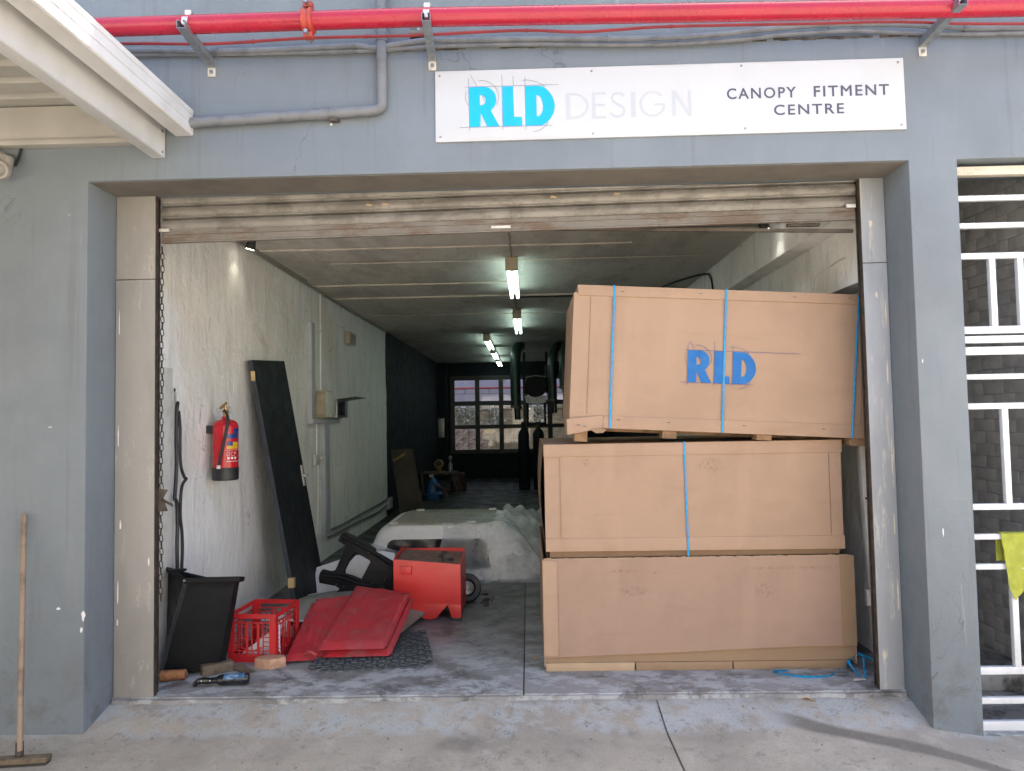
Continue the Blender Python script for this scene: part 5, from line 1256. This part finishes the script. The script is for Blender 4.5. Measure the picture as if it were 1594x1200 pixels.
def yf(z_):
    for a_, b_ in zip(rings, rings[1:]):
        if a_[0] <= z_ <= b_[0]: t_ = (z_-a_[0])/(b_[0]-a_[0]); return CY1_+.42*(a_[1]+(b_[1]-a_[1])*t_)
    return CY1_
put('window_surround', MB().prism(rr(-1.54, -.36, .095, .435, .08), lambda u, v: (-.95+(u+.95)*(1-.10*(v-.115)/.30), yf(v)+.02, v), lambda u, v: (-.95+(u+.95)*(1-.10*(v-.115)/.30), yf(v)-.004, v)), M['gelcoat'], cn, bev=.002)
wp = rr(-1.50, -.40, .115, .415, .07)
def wq(u, v, d): s_ = (v-.115)/.30; uu = -.95+(u+.95)*(1-.10*s_); return (uu, yf(v)-d, v)
put('side_window', MB().prism(wp, lambda u, v: wq(u, v, -.01), lambda u, v: wq(u, v, .008)), M['dark_glass'], cn)
for x0, y0 in ((-1.42, 3.13), (-.62, 3.13), (-1.30, 4.18), (-.45, 4.18)): put('roof_bracket', MB().box(x0-.03, x0+.06, y0-.02, y0+.03, .555, .578), M['white_metal'], cn, bev=.004)
put('roof_rib', MB().box(-1.05, -1.02, 3.20, 4.20, .5605, .566).box(-.78, -.75, 3.20, 4.20, .5605, .566), M['canopy_top'], cn)
mb = MB()
def sheet(u, v):
    # u across, v from roof down the face to the floor and out
    left = -.98+.10*math.sin(v*3)-(.0 if v < .45 else .25*(v-.45))*1.2
    x_ = left+(.14-left+.12*v)*u
    if v < .35: y_, z_ = 3.75-(3.75-3.10)*v/.35, .572
    elif v < .85: t_ = (v-.35)/.5; z_ = .572-.54*t_; y_ = yf(max(0, min(.54, z_)))-.022-.04*t_
    else: t_ = (v-.85)/.15; z_ = .03-.018*t_; y_ = 2.94-.12*t_
    # slope down with the right end of the shell
    ex = max(0, (x_+.30)/.48)
    if ex > 0: z_ = min(z_, .572-.46*ex**1.4) if v < .8 else z_
    w = .055*abs(noise.noise((u*3.5+v*2, v*3-u, 1)))+.020*abs(noise.noise((u*8-v*3, v*7+u*4, 2)))-.012
    return (x_+w*.4, y_-abs(w)*.9, max(z_+w*.7*(1 if v < .85 else .3), .006))
mb.grid(46, 60, sheet)
ps = thing('plastic_sheet', 'milky plastic film draped over the right half of the canopy', 'plastic sheet', (-.3, 3.1, 0))
put('film', mb, M['film'], ps, ang=60)
mb = MB(); mb.grid(20, 18, lambda u, v: (-.24+.50*u-.06*v+.03*noise.noise((u*4, v*5, 1)), 2.92+.95*v+.10*abs(noise.noise((u*5, v*4, 3))), max(.015, (.10+.52*v**.6)*(1-.75*max(0, u-.45)**1.5*(1.2-v))-.05*u+.11*abs(noise.noise((u*4, v*5, 8))))))
put('loose_film', mb, M['film_thick'], ps, ang=60)
mb = MB(); mb.grid(22, 16, lambda u, v: (-1.73+.80*u*(1-.15*v), yf(.04+.36*v*(1-.62*u))-.03-.02*abs(noise.noise((u*6, v*5, 4))), .04+.38*v*(1-.50*u)+.012*noise.noise((u*7, v*5, 9))))
put('corner_film', mb, M['film'], ps, ang=60)

# trolley wheel and scraps
wl = thing('trolley_wheel', 'black rubber wheel lying in front of the canopy', 'wheel', (-.56, 2.15, 0))
wax = Vector((.25, -.85, .30)).normalized()
put('tyre', MB().lathe([(.075, -.032), (.115, -.038), (.128, -.02), (.130, .0), (.128, .02), (.115, .038), (.075, .032), (.070, 0), (.075, -.032)], (-.575, 2.16, .122), wax, 26), M['black'], wl)
put('rim', MB().lathe([(.072, -.02), (.060, .02), (.020, .028), (.016, .040)], (-.575, 2.16, .122), wax, 18), M['galv'], wl)
mb = MB().tube([(-.44, 2.0, .02), (-.40, 2.02, .06), (-.36, 2.03, .055)], .012, 6).box(-.42, -.37, 1.98, 2.02, 0, .05).tube([(-.43, 2.05, .09), (-.38, 2.03, .095)], .010, 6).tube([(-.35, 2.02, .03), (-.33, 2.03, .08)], .009, 6)
put('metal_clamp', mb, M['black'], label='small dark metal clamp on the floor right of the wheel', cat='clamp')

# ------------------------------------------------------------------ deep inside the workshop
def light(y0, y1, x, lab):
    t = thing('ceiling_light', lab, 'light', (x, (y0+y1)/2, 3.17), 'fluorescent strip lights along the ceiling')
    put('batten', MB().box(x-.045, x+.045, y0, y1, 3.105, 3.16), M['beige_plastic'], t, bev=.004)
    put('end_cap', MB().box(x-.06, x+.06, y0-.03, y0+.03, 3.035, 3.158), M['beige_plastic'], t, bev=.003)
    for dx in (-.036, .036): put('tube', MB().tube([(x+dx, y0+.04, 3.068), (x+dx, y1-.02, 3.068)], .018, 12), M['tube'], t)
light(2.50, 4.25, -.13, 'nearest and largest fluorescent strip light')
light(5.84, 7.85, -.13, 'second fluorescent strip light from the door')
light(8.75, 10.6, -.73, 'third strip light, first of the row set further left')
light(11.2, 13.1, -.73, 'fourth strip light, in the middle of the left row')
light(13.5, 15.3, -.73, 'farthest strip light, above the window')
t = thing('light_cable', 'grey conduit joining the first strip lights along the ceiling', 'conduit', (-.13, 2, 3.15))
put('run', MB().tube([(-.13, .9, 3.158), (-.13, 2.47, 3.158)], .009, 6), M['jamb'], t); put('run', MB().tube([(-.13, 4.28, 3.158), (-.13, 5.81, 3.158)], .009, 6), M['jamb'], t)
t = thing('wall_cable', 'dark cable looping over the right beam above the top carton', 'cable', (1.9, 4, 3))
put('run', MB().tube(catmull([(-.1, 4.75, 3.155), (.8, 4.72, 3.155), (1.45, 4.6, 3.150), (1.72, 3.9, 3.15), (1.90, 3.4, 3.13), (1.94, 3.2, 3.05), (1.945, 3.15, 2.75)], 6), .012, 6), M['black'], t)

ss = thing('leaning_sheet', 'brown metal sheet with an ochre tape strip leaning on the dark wall', 'sheet', (-2.1, 8.1, 0))
mb = MB(); quadbox(mb, [(-2.15, 7.75, .0), (-1.74, 7.70, .0), (-2.01, 8.20, 1.135), (-2.40, 8.22, 1.12), (-2.15, 7.758, .0), (-1.74, 7.708, .0), (-2.01, 8.208, 1.135), (-2.40, 8.228, 1.12)])
put('sheet', mb, M['steel_sheet'], ss)
mb = MB(); mb.add([(-2.345, 8.130, .95), (-2.335, 8.110, .91), (-2.13, 8.150, 1.03), (-2.14, 8.170, 1.075)], [(0, 1, 2, 3)]); put('tape_strip', mb, M['ochre'], ss)
jk = thing('blue_jack', 'blue workshop jack on the floor beside the dark wall', 'jack', (-1.98, 10.7, 0))
put('body', MB().lathe([(.20, 0), (.21, .10), (.17, .13), (.165, .26), (.11, .34), (.06, .40), (.03, .44)], (-2.0, 10.7, 0), seg=16), M['blue_machine'], jk)
put('arm', MB().tube([(-2.0, 10.6, .30), (-1.75, 10.5, .20), (-1.68, 10.5, .05)], .03, 8), simple('dull_maroon', (.12, .03, .04), None, 6, .5), jk)
put('saddle', MB().lathe([(.05, 0), (.05, .05)], (-2.02, 10.6, .45), seg=10), M['galv_pale'], jk)
put('caster', MB().lathe([(.045, -.02), (.045, .02)], (-1.80, 10.55, .045), (1, 0, 0), 12), M['black'], jk)
wb = thing('workbench', 'low black workbench by the far left corner', 'workbench', (-1.9, 11.6, 0))
put('bench_top', MB().box(-2.36, -1.60, 11.3, 12.0, .44, .475), M['dark_steel'], wb, bev=.005)
for x_, y_ in ((-2.32, 11.35), (-1.66, 11.35), (-2.32, 11.95), (-1.66, 11.95)): put('leg', MB().bar((x_, y_, .44), (x_+(.14 if x_ > -2 else 0), y_, 0), .05, .05), M['dark_steel'], wb)
gr = thing('yellow_tool', 'yellow bench tool on the black workbench', 'tool', (-1.95, 11.5, .475))
put('base', MB().box(-2.10, -1.84, 11.40, 11.60, .476, .50), M['ochre'], gr, bev=.004)
put('motor', MB().lathe([(.07, -.10), (.10, -.09), (.10, .09), (.07, .10)], (-1.97, 11.5, .66), (0, 1, 0), 16).box(-2.02, -1.92, 11.45, 11.55, .50, .60), M['ochre'], gr, bev=.004)
put('grinding_disc', MB().lathe([(.06, 0), (.06, .02)], (-1.96, 11.385, .68), (0, -1, 0), 14), M['black'], gr)
put('spray_bottle', MB().lathe([(.05, 0), (.055, .02), (.055, .17), (.02, .22), (.02, .27), (.045, .29), (.045, .34), (.02, .36)], (-1.72, 11.5, .476), seg=14), M['galv'], label='pale grey bottle beside the yellow bench tool', cat='bottle')
put('cardboard_box', MB().box(-1.78, -1.44, 12.0, 12.3, .0, .22), simple('dull_red_carton', (.05, .024, .021), None, 6, .8), label='lower dull red carton under the far window', cat='box', bev=.004, group='dull red cartons under the far window')
put('cardboard_box', MB().box(-1.76, -1.47, 12.02, 12.28, .223, .42), simple('brown_red_carton', (.065, .035, .03), None, 6, .8), label='upper dull red carton under the far window', cat='box', bev=.004, group='dull red cartons under the far window')
t = thing('wall_switch_panel', 'grey switch panel on the corner pillar left of the far window', 'switch panel', (-2.2, 15.05, 1.1))
put('case', MB().box(-2.42, -2.25, 15.04, 15.1, 1.15, 1.66), M['galv'], t, bev=.006)
put('isolator', MB().box(-2.37, -2.30, 15.02, 15.045, 1.25, 1.38), M['beige_plastic'], t)
def duct(x_, y_, z1, r0, lab, bend, r1):
    t = thing('extraction_duct', lab, 'duct', (x_, y_, z1), 'dark green extraction ducts hanging at the back')
    P = catmull([(x_+bend, y_+.5, 3.10), (x_+bend*.4, y_+.1, 3.02), (x_, y_, 2.7), (x_, y_, z1+.25)], 6)
    put('duct_pipe', MB().tube(P, r0, 14), M['duct_green'], t)
    put('nozzle', MB().tube([(x_+.02, y_, z1+.27), (x_+.03, y_, z1)], r1, 12), M['duct_green'], t)
    put('collar', MB().tube([(x_, y_, z1+.22), (x_+.01, y_, z1+.28)], r0*1.12, 14), M['dark_steel'], t)
duct(-.235, 10, 1.60, .105, 'left dark green extraction duct before the far window', .10, .062)
duct(.50, 10, 1.72, .085, 'middle dark green extraction duct beside the cartons', .18, .05)
duct(.70, 9.6, 1.95, .085, 'right dark green extraction duct, nearest the cartons', .12, .05)
hd = thing('hanging_hood', 'dark round hood on a frame hanging before the far window', 'hood', (.19, 12.5, 1.5))
put('drum', MB().lathe([(.25, -.20), (.27, -.17), (.27, .17), (.25, .20)], (.19, 12.5, 2.38), (0, 1, 0), 28), M['black_plastic'], hd)
put('chute', MB().prism([(-.26, .12), (.26, .12), (.22, -.04), (.0, -.08), (-.22, -.04)], lambda u, v: (.19+u, 12.35, 2.02+v), lambda u, v: (.19+u, 12.6, 2.02+v)), M['galv'], hd)
put('rim_strip', MB().tube([(-.05, 12.28, 2.565), (.19, 12.28, 2.60), (.43, 12.28, 2.565)], .008, 6), M['galv_pale'], hd)
put('frame', MB().box(-.03, .02, 12.45, 12.5, 1.45, 2.0).box(.37, .42, 12.45, 12.5, 1.45, 2.0).box(.02, .37, 12.45, 12.5, 1.45, 1.52), M['black_plastic'], hd)
put('hanger', MB().box(-.10, -.04, 12.4, 12.6, 2.2, 3.16).box(.42, .48, 12.4, 12.6, 2.2, 3.16), M['black_plastic'], hd)
def cylinder(x_, lab):
    t = thing('gas_cylinder', lab, 'gas cylinder', (x_, 12.3, 0), 'tall dark gas cylinders at the back')
    put('tank', MB().lathe([(.12, 0), (.13, .02), (.13, 1.22), (.115, 1.30), (.07, 1.37), (.045, 1.40)], (x_, 12.3, 0), seg=20), M['dark_wall'], t)
    put('valve_cap', MB().lathe([(.045, 1.40), (.06, 1.42), (.06, 1.50), (.05, 1.54)], (x_, 12.3, 0), seg=14), M['black'], t)
cylinder(-.11, 'left tall dark gas cylinder silhouetted against the window'); cylinder(.23, 'right tall dark gas cylinder, nearest the cartons')

# ------------------------------------------------------------------ broom, leaf, grit
br = thing('broom', 'old push broom with a bare wooden handle against the left pier', 'broom', (-2.66, -.6, -.15))
put('handle', MB().tube([(-2.845, -.315, 1.135), (-2.84, -.32, 1.12), (-2.66, -.585, -.05)], [.010, .0145, .0145], 12), simple('worn_broom_handle', (.25, .18, .12), (.15, .105, .07), (9), .5, bump=.4), br)
put('head', MB().box(-.15, .15, -.03, .03, -.0, .028, Matrix.Translation((-2.66, -.59, -.105)) @ Matrix.Rotation(rad(6), 4, 'Z')), M['wood_old'], br, bev=.008)
put('bristles', MB().box(-.145, .145, -.027, .027, -.045, .0, Matrix.Translation((-2.66, -.59, -.105)) @ Matrix.Rotation(rad(6), 4, 'Z')), M['black'], br, bev=.003)
put('socket', MB().tube([(-2.672, -.57, -.01), (-2.660, -.587, -.075)], .019, 10), M['track'], br)
mb = MB(); mb.grid(4, 3, lambda u, v: (1.555+.07*u, -.055+.035*v*math.sin(math.pi*(.15+.8*u))-.02*u, -.030+.006*math.sin(u*5)+.008*abs(v-.5)))
put('dry_leaf', mb, M['wood_pale'], label='dry leaf on the concrete before the cartons', cat='leaf', ang=80)
mb = MB(); mb.bar((1.935, .14, .008), (2.005, .145, .012), .022, .005); put('metal_shim', mb, M['galv_pale'], label='small metal shim on the sill by the right jamb', cat='shim')
put('card_scrap', MB().box(-.02, .02, -.014, .014, 0, .004, Matrix.Translation((.02, .62, .001)) @ Matrix.Rotation(.5, 4, 'Z')), M['card_edge'], label='tiny cardboard scrap left of the bottom carton', cat='scrap')
rg = random.Random(11); mb = MB()
for i in range(420):
    x_ = rg.uniform(-3.2, 3.0); y_ = rg.uniform(-1.0, -.03) if rg.random() < .7 else rg.uniform(.0, 1.6)
    if y_ < 0 and (x_ < -2.5 or x_ > 2.15) and y_ > -.3: continue
    if y_ > 0 and not -2.3 < x_ < 2.0: continue
    s_ = rg.uniform(.0015, .0045); zz = (gz(x_, y_)+.004) if y_ < -.03 else .0005
    mb.box(x_-s_, x_+s_, y_-s_, y_+s_, zz, zz+s_)
put('grit', mb, simple('loose_grit', (.30, .28, .25), (.12, .11, .10), 40, .9), kind='stuff', label='loose grit scattered over the sill and concrete', origin=(0, 0, 0))
